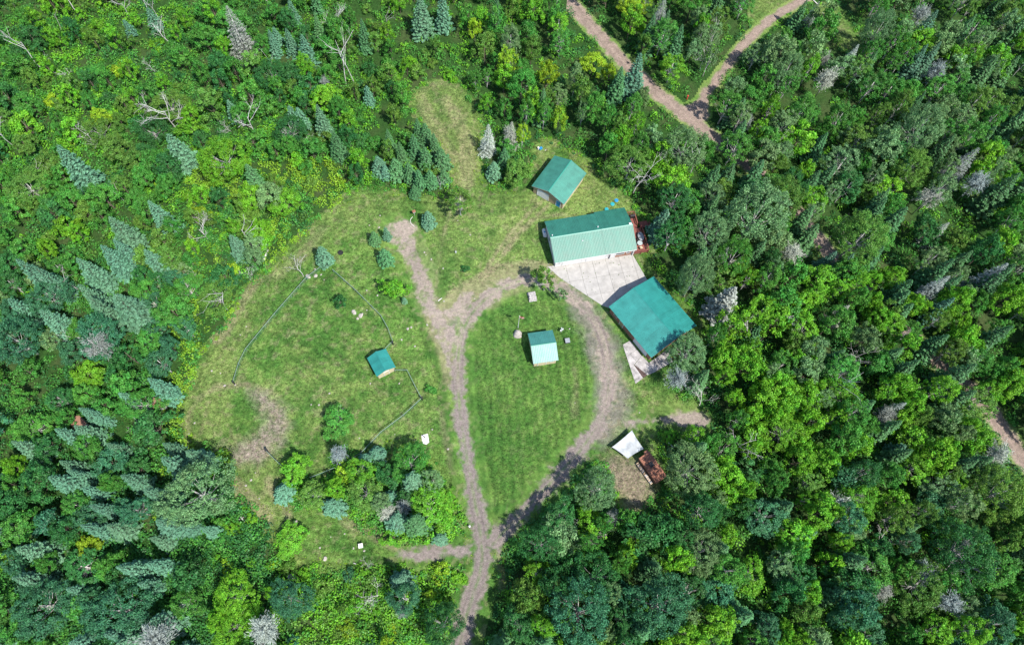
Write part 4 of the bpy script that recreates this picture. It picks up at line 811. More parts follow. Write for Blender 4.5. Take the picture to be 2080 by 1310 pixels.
def door(root, name, side, c, w, h, z0, m, x, y, panels=0, label=None, proud=.05):
    """side: s,n,e,w ; c along the wall"""
    b = MB()
    def bx(mb, a0, a1, z_0, z_1, p0, p1):
        if side == 's': mb.box(a0, a1, -y-p1, -y-p0, z_0, z_1)
        if side == 'n': mb.box(a0, a1, y+p0, y+p1, z_0, z_1)
        if side == 'e': mb.box(x+p0, x+p1, a0, a1, z_0, z_1)
        if side == 'w': mb.box(-x-p1, -x-p0, a0, a1, z_0, z_1)
    if panels:
        for i in range(panels): bx(b, c-w/2, c+w/2, z0+i*h/panels+.012, z0+(i+1)*h/panels-.012, .003, proud)
    else: bx(b, c-w/2, c+w/2, z0, z0+h, .003, proud)
    d = b.build(name, m, root)
    if label: d['label'] = label
    t = MB()
    bx(t, c-w/2-.10, c-w/2-.004, z0, z0+h+.1, .003, proud+.03); bx(t, c+w/2+.004, c+w/2+.10, z0, z0+h+.1, .003, proud+.03); bx(t, c-w/2, c+w/2, z0+h+.004, z0+h+.1, .003, proud+.03)
    t.build('frame', M_white, d)
    if name == 'door':
        hmb = MB(); bx(hmb, c+w/2-.14, c+w/2-.08, z0+.95, z0+1.05, proud+.002, proud+.06); hmb.build('handle', M_metal, d)
    return d

# long house
c, a, L, W = frame([(1105.8,450),(1270.5,424.5),(1293.3,506.6),(1127.2,534.4)], 2.7)
house = empty('house', c, a, 'long white house with green steel roof, white garage doors facing the concrete driveway', 'house')
xs_ = -L/2+.615*L
x, y, zt = walls(house, L, W, 2.7, 4.5, .45, .35, M_white)
R1 = gable_roof(house, L, W, 2.7, 4.5, M_roof, M_ridge, -L/2, xs_-.003, capm=M_white)
R2 = gable_roof(house, L, W, 2.7, 4.5, M_roof, M_ridge, xs_+.003, L/2, dz=.05, wn=.35, capm=M_white)
door(house, 'garage_door', 's', -4.6, 3.9, 2.15, .02, M_white, x, y, 5); door(house, 'garage_door', 's', .3, 3.9, 2.15, .02, M_white, x, y, 5)
MB().box(3.1, 7.6, -y-.09, -y-.004, 0, 2.25).build('brick_wall', M_brick, house)
def window(root, side, c0, w, h, z0, x, y, off=0.0):
    d = MB(); b = lambda mb, a0, a1, z_0, z_1, p0, p1: (mb.box(a0, a1, -y-p1, -y-p0, z_0, z_1) if side == 's' else mb.box(a0, a1, y+p0, y+p1, z_0, z_1) if side == 'n' else mb.box(x+p0, x+p1, a0, a1, z_0, z_1) if side == 'e' else mb.box(-x-p1, -x-p0, a0, a1, z_0, z_1))
    for q in ((c0-w/2, c0-w/2+.07, z0, z0+h), (c0+w/2-.07, c0+w/2, z0, z0+h), (c0-w/2+.072, c0+w/2-.072, z0, z0+.07), (c0-w/2+.072, c0+w/2-.072, z0+h-.07, z0+h)): b(d, *q, off+.003, off+.07)
    o = d.build('window', M_white, root); g = MB(); b(g, c0-w/2+.07, c0+w/2-.07, z0+.07, z0+h-.07, off+.005, off+.035); g.build('pane', M_glass, o)
for q in ((-7.3, .5, .9, 1.1, 0), (2.75, .55, 1.0, 1.1, 0), (5.2, 1.8, 1.1, .95, .09), (6.9, .7, 1.1, .95, .09)): window(house, 's', q[0], q[1], q[2], q[3], x, y, q[4])
door(house, 'door', 's', 3.75, .9, 2.0, .04, M_white, x, y+.09)
for q in ((-5, 1.0), (0, 1.0), (4.5, 1.5)): window(house, 'n', q[0], q[1], 1.0, 1.0, x, y)
window(house, 'w', 1.2, .9, 1.0, 1.1, x, y); door(house, 'door', 'e', .4, 1.6, 2.05, .62, M_glass, x, y, label='wide glass patio door')
for q in (3.2, L/2-.45):
    MB().box(q-.09, q+.09, -W/2+.10, -W/2+.28, 0, 2.62).build('post', M_white, house)
MB().box(-L/2+.1, L/2-.1, -W/2-.13, -W/2-.045, 2.58, 2.68).build('gutter', M_white, house)
for vx, vy, h in ((-L/2+.45, .35, .35), (xs_-.55, .62, .45), (-2.2, -1.6, .2)):
    z = 4.5-1.8/(W/2)*abs(vy); v_ = MB().lathe([(.07, z-.05), (.07, z+h), (.11, z+h), (.11, z+h+.06), (.02, z+h+.1)], 10, (vx, vy)); v_.build('vent_pipe', M_white, house)
MB().box(L/2-.7, L/2-.2, .03, .42, 4.42, 4.60).build('ridge_vent', M_white, house)

# deck beside the house
dk = empty('deck', (c[0]+cos(a)*(x+1.0), c[1]+sin(a)*(x+1.0), 0), a, 'reddish-brown timber deck with railings along the right end of the long house', 'deck')
DZ = .6; nb = 62; y0d, y1d = -W/2+.1, W/2-.3
bm_ = MB().box(-.95, 2.1, y0d, y1d+.0, DZ-.03, DZ-.02)
bm2 = MB()
wd_b = (y1d-y0d)/nb
for i in range(nb):
    xe = 2.1 if i < nb*.62 else 1.45
    bm2.box(-.98, xe, y0d+i*wd_b, y0d+(i+1)*wd_b-.012, DZ-.035, DZ)
tag(bm2.build('deck_boards', M_deck, dk), kind='stuff')
rails = [((2.1, y0d), (2.1, y0d+.62*(y1d-y0d))), ((-.9, y0d), (2.1, y0d)), ((1.45, y1d-.4), (1.45, y0d+.70*(y1d-y0d))), ((-.9, y1d), (1.45, y1d))]
for p, q in rails:
    n = max(2, int(hypot(q[0]-p[0], q[1]-p[1])/1.2)+1)
    for i in range(n):
        t = i/(n-1); MB().obox((p[0]+(q[0]-p[0])*t, p[1]+(q[1]-p[1])*t), .11, .11, DZ+.95).build('rail_post', M_deck, dk)
    an = atan2(q[1]-p[1], q[0]-p[0]); l = hypot(q[0]-p[0], q[1]-p[1]); m2 = ((p[0]+q[0])/2, (p[1]+q[1])/2)
    MB().obox(m2, l, .15, .05, an, DZ+.96).build('hand_rail', M_deck, dk)
    b = MB(); nn = int(l/.18)
    for i in range(1, nn): b.obox((p[0]+(q[0]-p[0])*i/nn, p[1]+(q[1]-p[1])*i/nn), .04, .04, .86, an, DZ+.06)
    tag(b.build('balusters', M_deck, dk), kind='stuff')
MB().box(2.12, 3.9, 1.1, 2.5, DZ-.30, DZ-.18).build('step', M_deck, dk); MB().box(3.0, 4.7, 1.1, 2.5, .02, .16).build('step', M_deck, dk)
def onhouse(lx, ly, z=0): return (c[0]+cos(a)*(x+1.0+lx)-sin(a)*ly, c[1]+sin(a)*(x+1.0+lx)+cos(a)*ly, z)
g = empty('hot_tub', onhouse(1.35, -1.3, DZ+.002), a, 'black covered oblong tub on the deck against its outer rail', 'hot tub')
MB().lathe([(.5, 0), (.56, .1), (.56, .62), (.5, .66)], 20).build('shell', M_black, g); g.scale = (1, 1.7, 1)
MB().lathe([(.59, .665), (.60, .72), (.3, .76), (.02, .77)], 20).build('cover', M_grey, g)
g = empty('patio_table', onhouse(.75, -2.75, DZ+.002), a, 'round grey patio table on the deck near the house front', 'table')
MB().lathe([(.52, .70), (.54, .72), (.54, .74), (.02, .745)], 20).build('table_top', M_metal, g); MB().lathe([(.25, 0), (.05, .05), (.04, .69)], 10).build('leg', M_black, g)
def chair(loc, rz, lab, m):
    g = empty('patio_chair', loc, rz, lab, 'chair', 'chairs around the patio table')
    MB().box(-.25, .25, -.25, .25, .40, .45).build('seat', m, g); MB().box(-.25, .25, .25, .30, .42, .95).build('backrest', m, g)
    for sx in (-.22, .22):
        for sy in (-.22, .22): MB().box(sx-.02, sx+.02, sy-.02, sy+.02, 0, .40).build('leg', M_black, g)
chair(onhouse(.75, -1.95, DZ+.002), a, 'dark patio chair between the round table and the black tub', M_black)
chair(onhouse(-.15, -2.7, DZ+.002), a+pi/2, 'dark patio chair between the round table and the house wall', M_grey)
chair(onhouse(.8, -3.65, DZ+.002), a+pi, 'pale wooden patio chair nearest the front rail of the deck', M_freshwood)
g = empty('barbecue', onhouse(.9, 3.6, DZ+.002), a, 'black covered barbecue at the rear end of the deck', 'barbecue')
MB().box(-.5, .5, -.25, .25, .1, .85).build('cabinet', M_black, g); MB().tube([(-.5, 0, .87), (.5, 0, .87)], .25, 10).build('lid', M_black, g)
g = empty('planter', onhouse(-.1, 3.4, DZ+.002), a, 'pale tub planter beside the barbecue on the deck', 'planter')
MB().lathe([(.2, 0), (.28, .35), (.24, .35), (.22, .3)], 14).build('pot', M_padwhite, g)

# propane tank in the shade of the house end
p = G(1106, 474, .5); g = empty('propane_tank', (p[0], p[1], 0), a+pi/2, 'white propane tank lying beside the left end wall of the long house', 'propane tank')
prof = [(.02, -1.0), (.22, -.95), (.36, -.82), (.40, -.65), (.40, .65), (.36, .82), (.22, .95), (.02, 1.0)]
tk = MB().lathe(prof, 18); tk.v = [(z, xx, yy+.62) for xx, yy, z in tk.v]; tk.build('tank', M_padwhite, g, True)
MB().lathe([(.16, .98), (.17, 1.12), (.10, 1.18), (.02, 1.2)], 14).build('valve_dome', M_blue, g)
for q in (-.6, .6): MB().box(q-.08, q+.08, -.3, .3, 0, .26).build('saddle', M_grey, g)

# tan garage
c2, a2, L2, W2 = frame([(1079.5,378.8),(1126.6,316.8),(1191.4,351.6),(1145.8,415.1)], 2.6)   # AB runs along the ridge
tg = empty('garage', c2, a2, 'tan-walled garage with pale green steel roof standing above the long house', 'garage')
gable_roof(tg, L2, W2, 2.6, 4.05, M_rooftan, M_ridge)
x2, y2, zt2 = walls(tg, L2, W2, 2.6, 4.05, .3, .4, M_tan, {'s': M_cream})
# the gable end A-D faces local -x
door(tg, 'garage_door', 'w', 1.25, 2.6, 2.1, .02, M_white, x2, y2, 5, label='white roll-up garage door'); door(tg, 'door', 'w', -2.45, .95, 2.0, .04, M_blue, x2, y2, label='blue entry door')
window(tg, 's', 0, 1.0, .8, 1.2, x2, y2); window(tg, 'n', 1.0, 1.0, .8, 1.2, x2, y2)

# big garage
c3, a3, L3, W3 = frame([(1239.7,618.3),(1331.4,561.8),(1411,661.4),(1320.6,731.3)], 2.7)
# ridge runs along BC: rotate so local x = B->C
gg = empty('garage', c3, a3-pi/2, 'large brown-walled garage with deep teal steel roof at the end of the concrete driveway', 'garage')
gable_roof(gg, W3, L3, 2.7, 4.15, M_roofteal, M_roofteal)
x3, y3, zt3 = walls(gg, W3, L3, 2.7, 4.15, .35, .35, M_brick)
door(gg, 'garage_door', 's', 3.2, 3.6, 2.2, .02, M_white, x3, y3, 5, label='white garage door on the side facing the gravel')
door(gg, 'garage_door', 'w', -2.6, 3.4, 2.2, .02, M_white, x3, y3, 5); door(gg, 'garage_door', 'w', 2.6, 3.4, 2.2, .02, M_white, x3, y3, 5)
door(gg, 'door', 's', -2.5, .9, 2.0, .04, M_tan, x3, y3); window(gg, 's', -4.4, 1.0, .8, 1.2, x3, y3)

# loop pavilion shed
c4, a4, L4, W4 = frame([(1071.8,677.3),(1122.1,670.7),(1134.7,731),(1083.2,738.9)], 2.4)
ps = empty('shed', c4, a4, 'cream shed with half green, half glaring pale steel roof on the loop lawn', 'shed')
gable_roof(ps, L4, W4, 2.4, 3.75, M_roofshed, M_ridge, capm=M_cream)
x4, y4, zt4 = walls(ps, L4, W4, 2.4, 3.75, .28, .3, M_cream)
door(ps, 'door', 's', -.6, 1.5, 1.9, .04, M_cream, x4, y4); window(ps, 's', 1.3, .7, .6, 1.2, x4, y4)

# pasture shed
c5, a5, L5, W5 = frame([(746.7,726.5),(783.6,708),(802.9,746.3),(765.1,765.6)], 2.1)
sh = empty('shed', c5, a5-pi/2, 'small cream shed with teal gable roof built into the pasture fence', 'shed')
gable_roof(sh, W5, L5, 2.1, 3.0, M_roofteal, M_roofteal, capm=M_cream)
x5, y5, zt5 = walls(sh, W5, L5, 2.1, 3.0, .22, .22, M_cream)
door(sh, 'door', 'e', 0, .9, 1.75, .04, M_cream, x5, y5); window(sh, 's', 0, .6, .5, 1.1, x5, y5)

# ------------------------------------------------------------------ concrete: slabs cut along their joints
def clip(poly, a_, b_, c_):   # keep a x + b y <= c
    out = []
    for i in range(len(poly)):
        p, q = poly[i], poly[(i+1) % len(poly)]; dp = a_*p[0]+b_*p[1]-c_; dq = a_*q[0]+b_*q[1]-c_
        if dp <= 0: out.append(p)
        if (dp < 0) != (dq < 0) and dp != dq:
            t = dp/(dp-dq); out.append((p[0]+t*(q[0]-p[0]), p[1]+t*(q[1]-p[1])))
    return out
def slabs(root, outline, ang, org, sx, sy, m, z=.07, gap=.018):
    P = [tuple(p) for p in outline]; ca, sa = cos(ang), sin(ang)
    U = [((p[0]-org[0])*ca+(p[1]-org[1])*sa, -(p[0]-org[0])*sa+(p[1]-org[1])*ca) for p in P]
    ar_ = sum(U[i][0]*U[(i+1) % len(U)][1]-U[(i+1) % len(U)][0]*U[i][1] for i in range(len(U)))
    if ar_ < 0: U = U[::-1]
    xs = [u[0] for u in U]; ys = [u[1] for u in U]
    for i in range(int(math.floor(min(xs)/sx)), int(math.ceil(max(xs)/sx))):
        for j in range(int(math.floor(min(ys)/sy)), int(math.ceil(max(ys)/sy))):
            q = clip(clip(clip(clip(U, -1, 0, -(i*sx+gap)), 1, 0, (i+1)*sx-gap), 0, -1, -(j*sy+gap)), 0, 1, (j+1)*sy-gap)
            if len(q) < 3: continue
            q = [(org[0]+u*ca-v*sa, org[1]+u*sa+v*ca) for u, v in q]
            dz = random.uniform(-.006, .006); MB().prism(q, -.05, z+dz).build('slab', m, root)
dw = tag(link('concrete_driveway', None), kind='structure')
outl = GP([(1112.7,541.9),(1284.5,517),(1314,568),(1334,574),(1244,629),(1222,620),(1176,590),(1135,563)])
slabs(dw, outl, a, outl[0]+np.array([.9, -.2]), 2.75, 3.6, M_conc)
ap = tag(link('concrete_apron', None), kind='structure')
outl2 = GP([(1264.7,700.4),(1280,692),(1303,722),(1288,741),(1285,738),(1306,768),(1290.8,779.4)])
slabs(ap, outl2, a3, outl2[0], 2.6, 2.3, M_concd)
outl3 = GP([(1303.5,722),(1318,737.5),(1336,724),(1360,706),(1366,735),(1329,756),(1315.5,762),(1289,741)])
slabs(ap, outl3, a3, outl3[0]+np.array([1., .4]), 3.1, 2.9, M_concd, .066)
hole = GP([(1285,737),(1291,741.5),(1303,751),(1315,762),(1306,768)])
tag(MB().prism([tuple(p) for p in hole], -.02, .03).build('bare_dirt', M_dirt), kind='structure')

# ------------------------------------------------------------------ fence round the pasture
def fence(px, label, h=1.2):
    P = GP(px); g = empty('chain_link_fence', (P[0][0], P[0][1], 0), 0, label, 'fence', 'fence runs around the pasture'); o = P[0]
    mesh = MB()
    for i in range(len(P)-1):
        p, q = P[i]-o, P[i+1]-o; l = hypot(*(q-p)); n = max(1, int(round(l/2.6)))
        for k in range(n+1):
            if k == n and i < len(P)-2: continue
            s = p+(q-p)*k/n; MB().tube([(s[0], s[1], -.05), (s[0], s[1], h+.08)], .045, 6).build('post', M_rail, g)
        MB().tube([(p[0], p[1], h), (q[0], q[1], h)], .042, 6).build('top_rail', M_rail, g)
        m_ = int(l/.16); u = (q-p)/l
        for k in range(m_):
            for s0, s1 in ((0, 1), (1, 0)):
                t0 = k*l/m_; t1 = min(l, t0+.42); A = p+u*t0; B = p+u*t1; r_ = .008
                za, zb = (.05, h-.05) if s0 == 0 else (h-.05, .05); nrm = np.array([-u[1], u[0]])*r_
                mesh.add([(A[0]-u[0]*r_, A[1]-u[1]*r_, za), (A[0]+u[0]*r_, A[1]+u[1]*r_, za), (B[0]+u[0]*r_, B[1]+u[1]*r_, zb), (B[0]-u[0]*r_, B[1]-u[1]*r_, zb), (A[0]+nrm[0], A[1]+nrm[1], za), (B[0]+nrm[0], B[1]+nrm[1], zb)], [(0,1,2,3),(0,4,5,3),(1,2,5,4)])
    tag(mesh.build('wire_mesh', M_green, g), kind='stuff')
fence([(477,778),(488,742),(502,713),(560,642),(625,568),(655,546)], 'long chain-link fence run along the upper left side of the pasture')
fence([(678,553),(720,590),(775,645),(789,670),(799,697),(784,712)], 'chain-link fence run from the lone spruce down to the small teal-roofed shed')
fence([(803,755),(828,755),(843,785),(857,812),(820,846),(775,880),(735,922),(700,945),(632,972)], 'chain-link fence run from the small shed round the corner to the wooded island')
fence([(543,917),(560,934),(577,950),(600,968)], 'short chain-link fence run at the lower left end of the pasture')

# ------------------------------------------------------------------ small things
def rock(px, py, r_, label=None, group=None, cat='rock', m=None, flat=.6, name='rock', sd=0, el=1.0):
    r = np.random.default_rng(int(px*7+py*13+sd)); me = bpy.data.meshes.new(name)
    import bmesh
    bm = bmesh.new(); bmesh.ops.create_icosphere(bm, subdivisions=3 if r_ > .4 else 2, radius=1)
    ph = r.random(9)*6
    for v in bm.verts:
        p = v.co; k = 1+.16*sin(p.x*2.3+ph[0])+.14*sin(p.y*3.1+ph[1])+.12*sin(p.z*2.7+ph[2])+.07*sin(p.x*6+p.y*5+ph[3])
        v.co = Vector((p.x*k*r_*el, p.y*k*r_, p.z*k*r_*flat))
    bm.to_mesh(me); bm.free(); me.materials.append(m or M_rock)
    x_, y_ = G(px, py, r_*flat*.4); return tag(link(name, me, None, (x_, y_, r_*flat*.35), r.random()*6), label, cat, group)
rock(1050.5, 679, .95, 'large pale boulder beside the flagpole on the loop lawn', flat=.75, el=.85)
rock(719, 634, .42, 'pale boulder, left one of the small rock heap in the pasture', 'rocks heaped in the pasture'); rock(733, 640, .34, 'elongated pale rock, right one of the small rock heap in the pasture', 'rocks heaped in the pasture', el=1.6); rock(726, 647, .28, 'brownish rock below the rock heap in the pasture', 'rocks heaped in the pasture')
rock(661, 1135, .38, 'pale rock on the mown path right of the wide green tree', flat=.5); rock(626, 562, .5, 'white rock left of the fence corner by the bare tree'); rock(641, 560, .36, 'white rock right of the fence corner by the bare tree')
rock(828, 668, .25, 'small white rocks beside the gravel strip, left', el=1.2); rock(835, 665, .22, 'small white rock beside the gravel strip, right')
rock(600, 1060, .35, 'pale rock lying in the shade above the wide green tree')
for px, py in [(395,859),(383,882),(456,783),(448,758),(430,753),(519,960),(510,975),(499,986),(527,1012),(478,782),(548,1062),(487,1066),(658,568),(652,558),(500,663),(488,680),(767,600),(862,513),(876,527),(930,448),(955,477),(865,518),(902,612),(964,607),(811,779),(752,779),(745,630),(816,690),(843,703),(648,822),(669,799),(632,822),(730,890),(802,882),(878,872),(910,912),(700,1084),(650,1112),(672,1090),(718,1113),(740,1118),(745,590),(1168,818),(1299,838),(1285,862),(900,545),(640,547),(772,438),(750,458),(868,660),(770,462)]:
    rock(px, py, random.uniform(.10, .2), 'small pale stone lying loose in the mown grass', 'small pale stones in the grass', name='stone', flat=.7)
# flagpole
x_, y_ = G(1050.5, 672); fp = empty('flagpole', (x_+.1, y_+.6, 0), 0, 'thin white flagpole rising behind the pale boulder', 'flagpole')
MB().tube([(0, 0, 0), (0, 0, 6.0)], [.06, .035], 8).build('pole', M_white, fp); MB().lathe([(.02, 6.0), (.08, 6.06), (.02, 6.14)], 8).build('finial', M_white, fp)
fl = MB(); n = 8
for i in range(n+1):
    for zz in (4.95, 5.8): fl.add([(.05+i*.11, .05*sin(i*1.1), zz-.03*i)], [])
fl.f = [(2*i, 2*i+2, 2*i+3, 2*i+1) for i in range(n)]; fl.build('flag', M_red, fp)
st = MB()
for q in (5.1, 5.3, 5.5): st.add([(.05+i*.11, .05*sin(i*1.1)-.012, q+dz-.03*i) for i in range(n+1) for dz in (0, .09)], [(2*i, 2*i+2, 2*i+3, 2*i+1) for i in range(n)])
st.build('stripe', M_white, fp)
# grey wood pile
x_, y_ = G(1081, 601, .5); wp = empty('wood_pile', (x_, y_, 0), a, 'stack of weathered grey logs on the loop lawn under the sparse tree', 'wood pile')
for row, (nl, z) in enumerate(((8, .14), (7, .38), (6, .62), (4, .84))):
    for i in range(nl):
        yy = (i-(nl-1)/2)*.27+random.uniform(-.03, .03); l = 1.55-.1*row+random.uniform(-.15, .15); rr = random.uniform(.10, .135)
        MB().tube([(-l/2, yy, z), (0, yy+random.uniform(-.03, .03), z+.01), (l/2, yy, z)], rr, 7).build('log', M_wood if random.random() < .8 else M_greyb, wp)
# white ornament and utility box by the shed
x_, y_ = G(1140, 674); g = empty('lawn_ornament', (x_, y_, 0), .4, 'small white garden ornament on a post right of the loop shed', 'ornament')
MB().tube([(0, 0, 0), (0, 0, .9)], .06, 8).build('post', M_white, g); MB().obox((0, 0), .75, .16, .5, .3, .7).build('board', M_white, g); MB().obox((.05, .1), .2, .6, .35, .1, .95).build('vane', M_metal, g)
x_, y_ = G(1152, 694); g = empty('utility_box', (x_, y_, 0), a4, 'square grey utility box on the lawn below the white ornament', 'utility box')
MB().box(-.4, .4, -.42, .42, 0, .62).build('cabinet', M_black, g); MB().box(-.45, .45, -.47, .47, .622, .70).build('lid', M_grey, g)
rock(1157, 668, .13, 'tiny pale stone at the end of the worn path by the ornament', name='stone')
# pump on a white pad
pad = GP([(856,884),(869,881),(872,898),(866,903),(858,900)])
g = empty('well_pad', (pad[0][0], pad[0][1], 0), 0, 'white concrete pad with a black hand pump between island and driveway', 'well')
MB().prism([tuple(p-pad[0]) for p in pad], 0, .12).build('pad', M_padwhite, g)
pc = GP([(862.5,888.5)])[0]-pad[0]; MB().tube([(pc[0], pc[1], .12), (pc[0], pc[1], 1.0)], .07, 8).build('pump', M_black, g); MB().tube([(pc[0], pc[1], .9), (pc[0]-.45, pc[1]+.15, .6)], .035, 6).build('handle', M_black, g)
MB().tube([(pc[0], pc[1], .75), (pc[0]+.22, pc[1]-.1, .7)], .04, 6).build('spout', M_black, g)
# rusty shed, its tarp and firewood
qA = [(1296.5,932),(1317,917),(1357,966),(1335,980)]; c6, a6, L6, W6 = frame(qA, 2.0)
rs = empty('shed', c6, a6-pi/2, 'rusty red-brown roofed shed half hidden under a grey-green tree', 'shed')
MB().box(-W6/2+.15, W6/2-.15, -L6/2+.15, L6/2-.15, 0, 1.85).build('wall', M_brick, rs)
npn = 6
rr_ = MB().box(-W6/2+.02, W6/2-.02, -L6/2+.02, L6/2-.02, 1.86, 1.93).build('roof', M_brick, rs)
for i in range(npn):
    V, F = rib_panel(W6/npn-.01, L6, 3, .03); pnl = MB().add(V, F).build('roof_panel', M_rust, rr_, loc=(-W6/2+i*W6/npn, -L6/2, 1.945+random.uniform(0, .008)))
MB().box(-1.0, -.1, -.35, .45, 2.0, 2.12).build('skylight', M_black, rr_); MB().lathe([(.10, 1.95), (.10, 2.5), (.15, 2.5), (.02, 2.6)], 10, (-.9, -.7)).build('stove_pipe', M_black, rr_)
MB().box(-W6/2-.45, -W6/2+.10, .3, L6/2-.05, 1.7, 1.78).build('porch_roof', M_rust, rs)
MB().box(-W6/2+.10, -W6/2+.148, -.45, .45, .04, 1.75).build('door', M_rust, rs)
x_ = -sin(a6-pi/2)*(-L6/2-.35); y_ = cos(a6-pi/2)*(-L6/2-.35)
fw = empty('firewood_stack', (c6[0]+x_, c6[1]+y_, 0), a6-pi/2, 'row of pale firewood logs stacked along the rusty shed', 'firewood')
for i in range(26):
    xx = -W6/2+.5+i*.17; 
    for lv in range(4):
        if random.random() < .85: MB().tube([(xx+random.uniform(-.02, .02), -.24, .10+lv*.17), (xx, .24, .10+lv*.17)], random.uniform(.06, .085), 6).build('log', random.choice([M_freshwood, M_wood, M_birch]), fw)
tp = GP([(1243,908),(1283.5,874),(1307,911),(1275,931)], 1.5); cT = tp.mean(0)
g = empty('tarp_canopy', (cT[0], cT[1], 0), 0, 'white tarp stretched on four short posts in front of the rusty shed', 'tarp')
n = 14; V = []; F = []
for i in range(n+1):
    for j in range(n+1):
        u, v = i/n, j/n; p = (1-u)*(1-v)*tp[0]+u*(1-v)*tp[1]+u*v*tp[2]+(1-u)*v*tp[3]
        e = min(u, 1-u, v, 1-v); pull = .22*(sin(pi*u) if min(v, 1-v) < min(u, 1-u) else sin(pi*v))*(1-min(1, e*6)); p = p+(cT-p)*pull*.16
        V.append((p[0]-cT[0], p[1]-cT[1], 1.55-.22*sin(pi*u)*sin(pi*v)+.05*sin(u*9+v*4)+.04*sin(v*13)))
for i in range(n):
    for j in range(n): k = i*(n+1)+j; F.append((k, k+1, k+n+2, k+n+1))
V2 = V+[(p[0], p[1], p[2]-.012) for p in V]; m0 = len(V); F2 = F+[tuple(q+m0 for q in f[::-1]) for f in F]
MB().add(V2, F2).build('tarp', M_tarp, g, True)
for p in tp: MB().tube([(p[0]-cT[0], p[1]-cT[1], 0), (p[0]-cT[0], p[1]-cT[1], 1.7)], .045, 6).build('post', M_wood, g)
# blue and teal lids on the grass
for i, (px, py, r_, m, lb) in enumerate([(1252,407.5,.42,M_blue,'blue round lid on the grass, nearest the woods of three'),(1244,415,.45,M_teal,'teal round lid on the grass, middle one of three'),(1232,425.5,.42,M_teal,'teal round lid on the grass touching the house roof')]):
    x_, y_ = G(px, py); tag(MB().lathe([(r_, .01), (r_, .10), (r_*.9, .13), (r_*.3, .15), (.02, .16)], 18).build('lid', m, None, False, (x_, y_, 0)), lb, 'lid', 'round lids on the grass behind the house')
x_, y_ = G(1098, 303); g = empty('toy_slide', (x_, y_, 0), .7, 'small blue and white plastic play thing on the worn grass above the tan garage', 'toy')
MB().obox((0, 0), .7, .5, .4).build('base', M_blue, g); MB().obox((-.45, .25), .35, .35, .65).build('tower', M_padwhite, g)
rock(1108, 305, .16, 'small white stone near the blue plastic play thing', name='stone')
# round planter / tyre ring
x_, y_ = G(692, 514); g = empty('fire_ring', (x_, y_, 0), 0, 'dark round fire ring on the grass right of the lone spruce', 'fire ring')
MB().lathe([(.50, 0), (.52, .3), (.40, .3), (.38, .05), (.02, .05)], 18).build('ring', M_black, g)
# bird house with hose, top of the gravel strip
x_, y_ = G(842, 438); g = empty('bird_house', (x_, y_, 0), .5, 'small weathered bird house on a post at the top of the gravel strip', 'bird house')
MB().tube([(0, 0, 0), (0, 0, 1.3)], .05, 6).build('post', M_wood, g); MB().box(-.25, .25, -.2, .2, 1.3, 1.65).build('box', M_wood, g); MB().box(-.32, .32, -.27, .27, 1.652, 1.71).build('roof', M_rust, g)
hs_ = smooth(GP([(838,441),(833,447),(834,454),(842,461)])); tag(MB().tube([(p[0], p[1], .05) for p in hs_], .05, 6).build('hose', M_padwhite), 'pale hose curving beside the bird house', 'hose')
# logs and debris
def log(p0, p1, r_, label, m=None, z=.15, name='log', cat='log', group=None):
    A, B = G(*p0), G(*p1); tag(MB().tube([(0, 0, z), tuple((B-A)/2)+(z+.05,), tuple(B-A)+(z,)], [r_, r_*.9, r_*.7], 8).build(name, m or M_birch, None, True, (A[0], A[1], 0)), label, cat, group)
log((536,530),(545,508), .22, 'pale fallen trunk piece at the edge of the mown grass above the pasture'); log((540,506),(546,498), .16, 'short pale fallen log just above the longer trunk piece'); log((472,570),(492,552), .12, 'thin white fallen pole below the fallen bare crown'); log((398,560),(390,548), .15, 'short grey stump lying in the scrub west of the pasture')
log((519,1130),(537,1122), .22, 'bright split log in the brush heap below the grey-green tree', M_freshwood); log((516,1134),(530,1131), .14, 'thin split log beside the bright one in the brush heap', M_freshwood); log((450,1090),(456,1082), .3, 'pale log end in the brush left of the mown path', M_freshwood)
log((1357,899),(1368,909), .14, 'white birch log lying beside the gravel pad tree'); log((488,1048),(499,1062), .12, 'grey branch on the brush pile beside the mown path', M_greyb); log((484,1056),(496,1050), .10, 'thin grey branch crossing the brush pile beside the mown path', M_greyb)
log((272,848),(290,866), .14, 'white fallen branch in the dark woods left of the earth circle'); log((718,1143),(727,1146), .08, 'thin white stick at the lower edge of the mown path'); log((1660,10),(1640,-8), .12, 'white fallen trunk near the small glade')
log((890,612),(898,606), .10, 'pale plank lying at the driveway junction', M_padwhite)
x_, y_ = G(594, 1172); g = empty('pallet', (x_, y_, 0), .6, 'grey wooden pallet in the scrub at the lower edge of the mown path', 'pallet')
for i in range(6): MB().box(-.6, .6, -.5+i*.18, -.5+i*.18+.12, .6, .63).build('slat', M_wood, g)
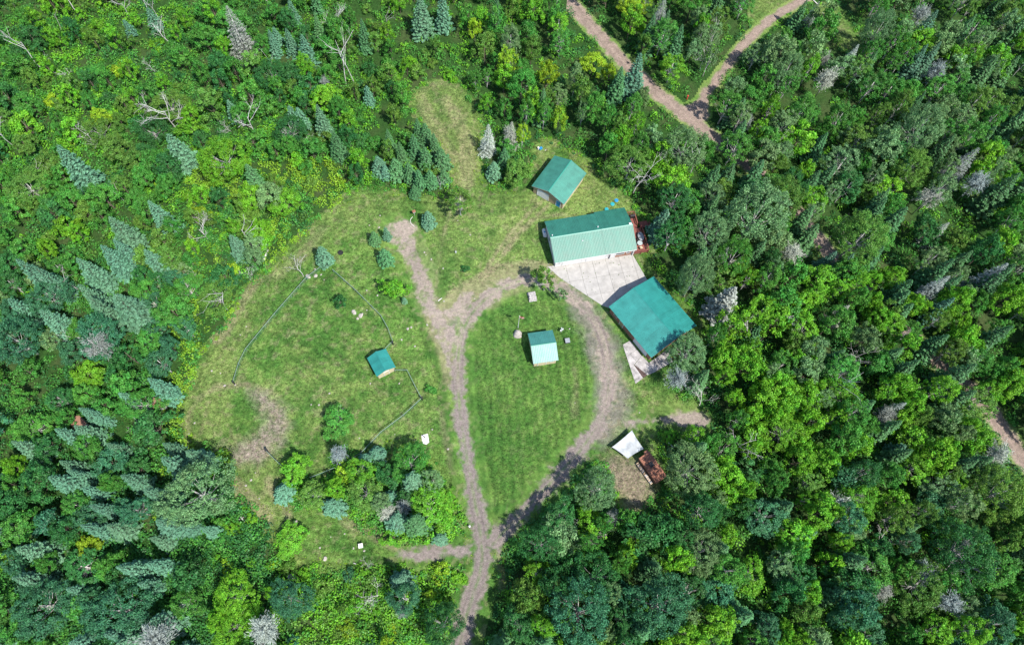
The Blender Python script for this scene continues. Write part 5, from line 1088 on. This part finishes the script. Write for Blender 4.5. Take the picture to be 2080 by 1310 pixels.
for q in (-.5, 0, .5): MB().box(q-.05, q+.05, -.5, .5, .5, .598).build('runner', M_wood, g)
x_, y_ = G(331, 823); g = empty('hunting_blind', (x_, y_, 0), .3, 'brown flat-roofed little hut in the yellow scrub west of the earth circle', 'hut')
MB().box(-.8, .8, -.8, .8, 0, 1.9).build('wall', M_wood, g); MB().box(-1.0, 1.0, -1.0, 1.0, 1.92, 2.0).build('roof', M_brick, g); MB().box(-.35, .35, -.86, -.805, 1.0, 1.5).build('window', M_glass, g)
x_, y_ = G(160, 860, 3); g = empty('tree_stand', (x_, y_, 0), .9, 'small hut with a red-brown roof in the dark woods at the left', 'hut')
MB().box(-.8, .8, -1, 1, 1.5, 3.4).build('cabin', M_wood, g); MB().box(-1, 1, -1.2, 1.2, 3.42, 3.5).build('roof', M_brick, g)
for sx in (-.7, .7):
    for sy in (-.9, .9): MB().box(sx-.06, sx+.06, sy-.06, sy+.06, 0, 1.498).build('leg', M_wood, g)
def marker(px, py, h, m, label, name='marker_post', cat='post', w=.1):
    x_, y_ = G(px, py); tag(MB().box(-w, w, -w, w, 0, h).box(-w*1.5, w*1.5, -w*1.5, w*1.5, h+.002, h+w).build(name, m, None, False, (x_, y_, 0), .3), label, cat)
marker(544, 917, 1.4, M_black, 'black gate post at the lower left end of the pasture', 'gate_post', w=.14); marker(477, 780, 1.3, M_black, 'dark end post of the long fence at the earth circle', 'gate_post', w=.1)
marker(954, 1070, .9, M_white, 'white marker post left of the driveway fork'); marker(1395, 202, 1.1, M_red, 'small reddish post in the fork of the dirt roads'); marker(926, 514, .45, M_metal, 'white capped pipe on the lawn above the small bush'); marker(734, 1109, .7, M_padwhite, 'white box on the mown path below the wooded island', 'marker_box', 'box', .25)
marker(858, 812, 1.5, M_black, 'dark corner post where the pasture fence turns by the driveway', 'gate_post'); marker(799, 700, 1.5, M_black, 'dark corner post of the fence above the small shed', 'gate_post')
print('objects', len(bpy.data.objects), 'tris', sum(sum(len(p.vertices)-2 for p in m.polygons) if len(m.polygons) < 20000 else len(m.polygons)*2 for m in bpy.data.meshes))
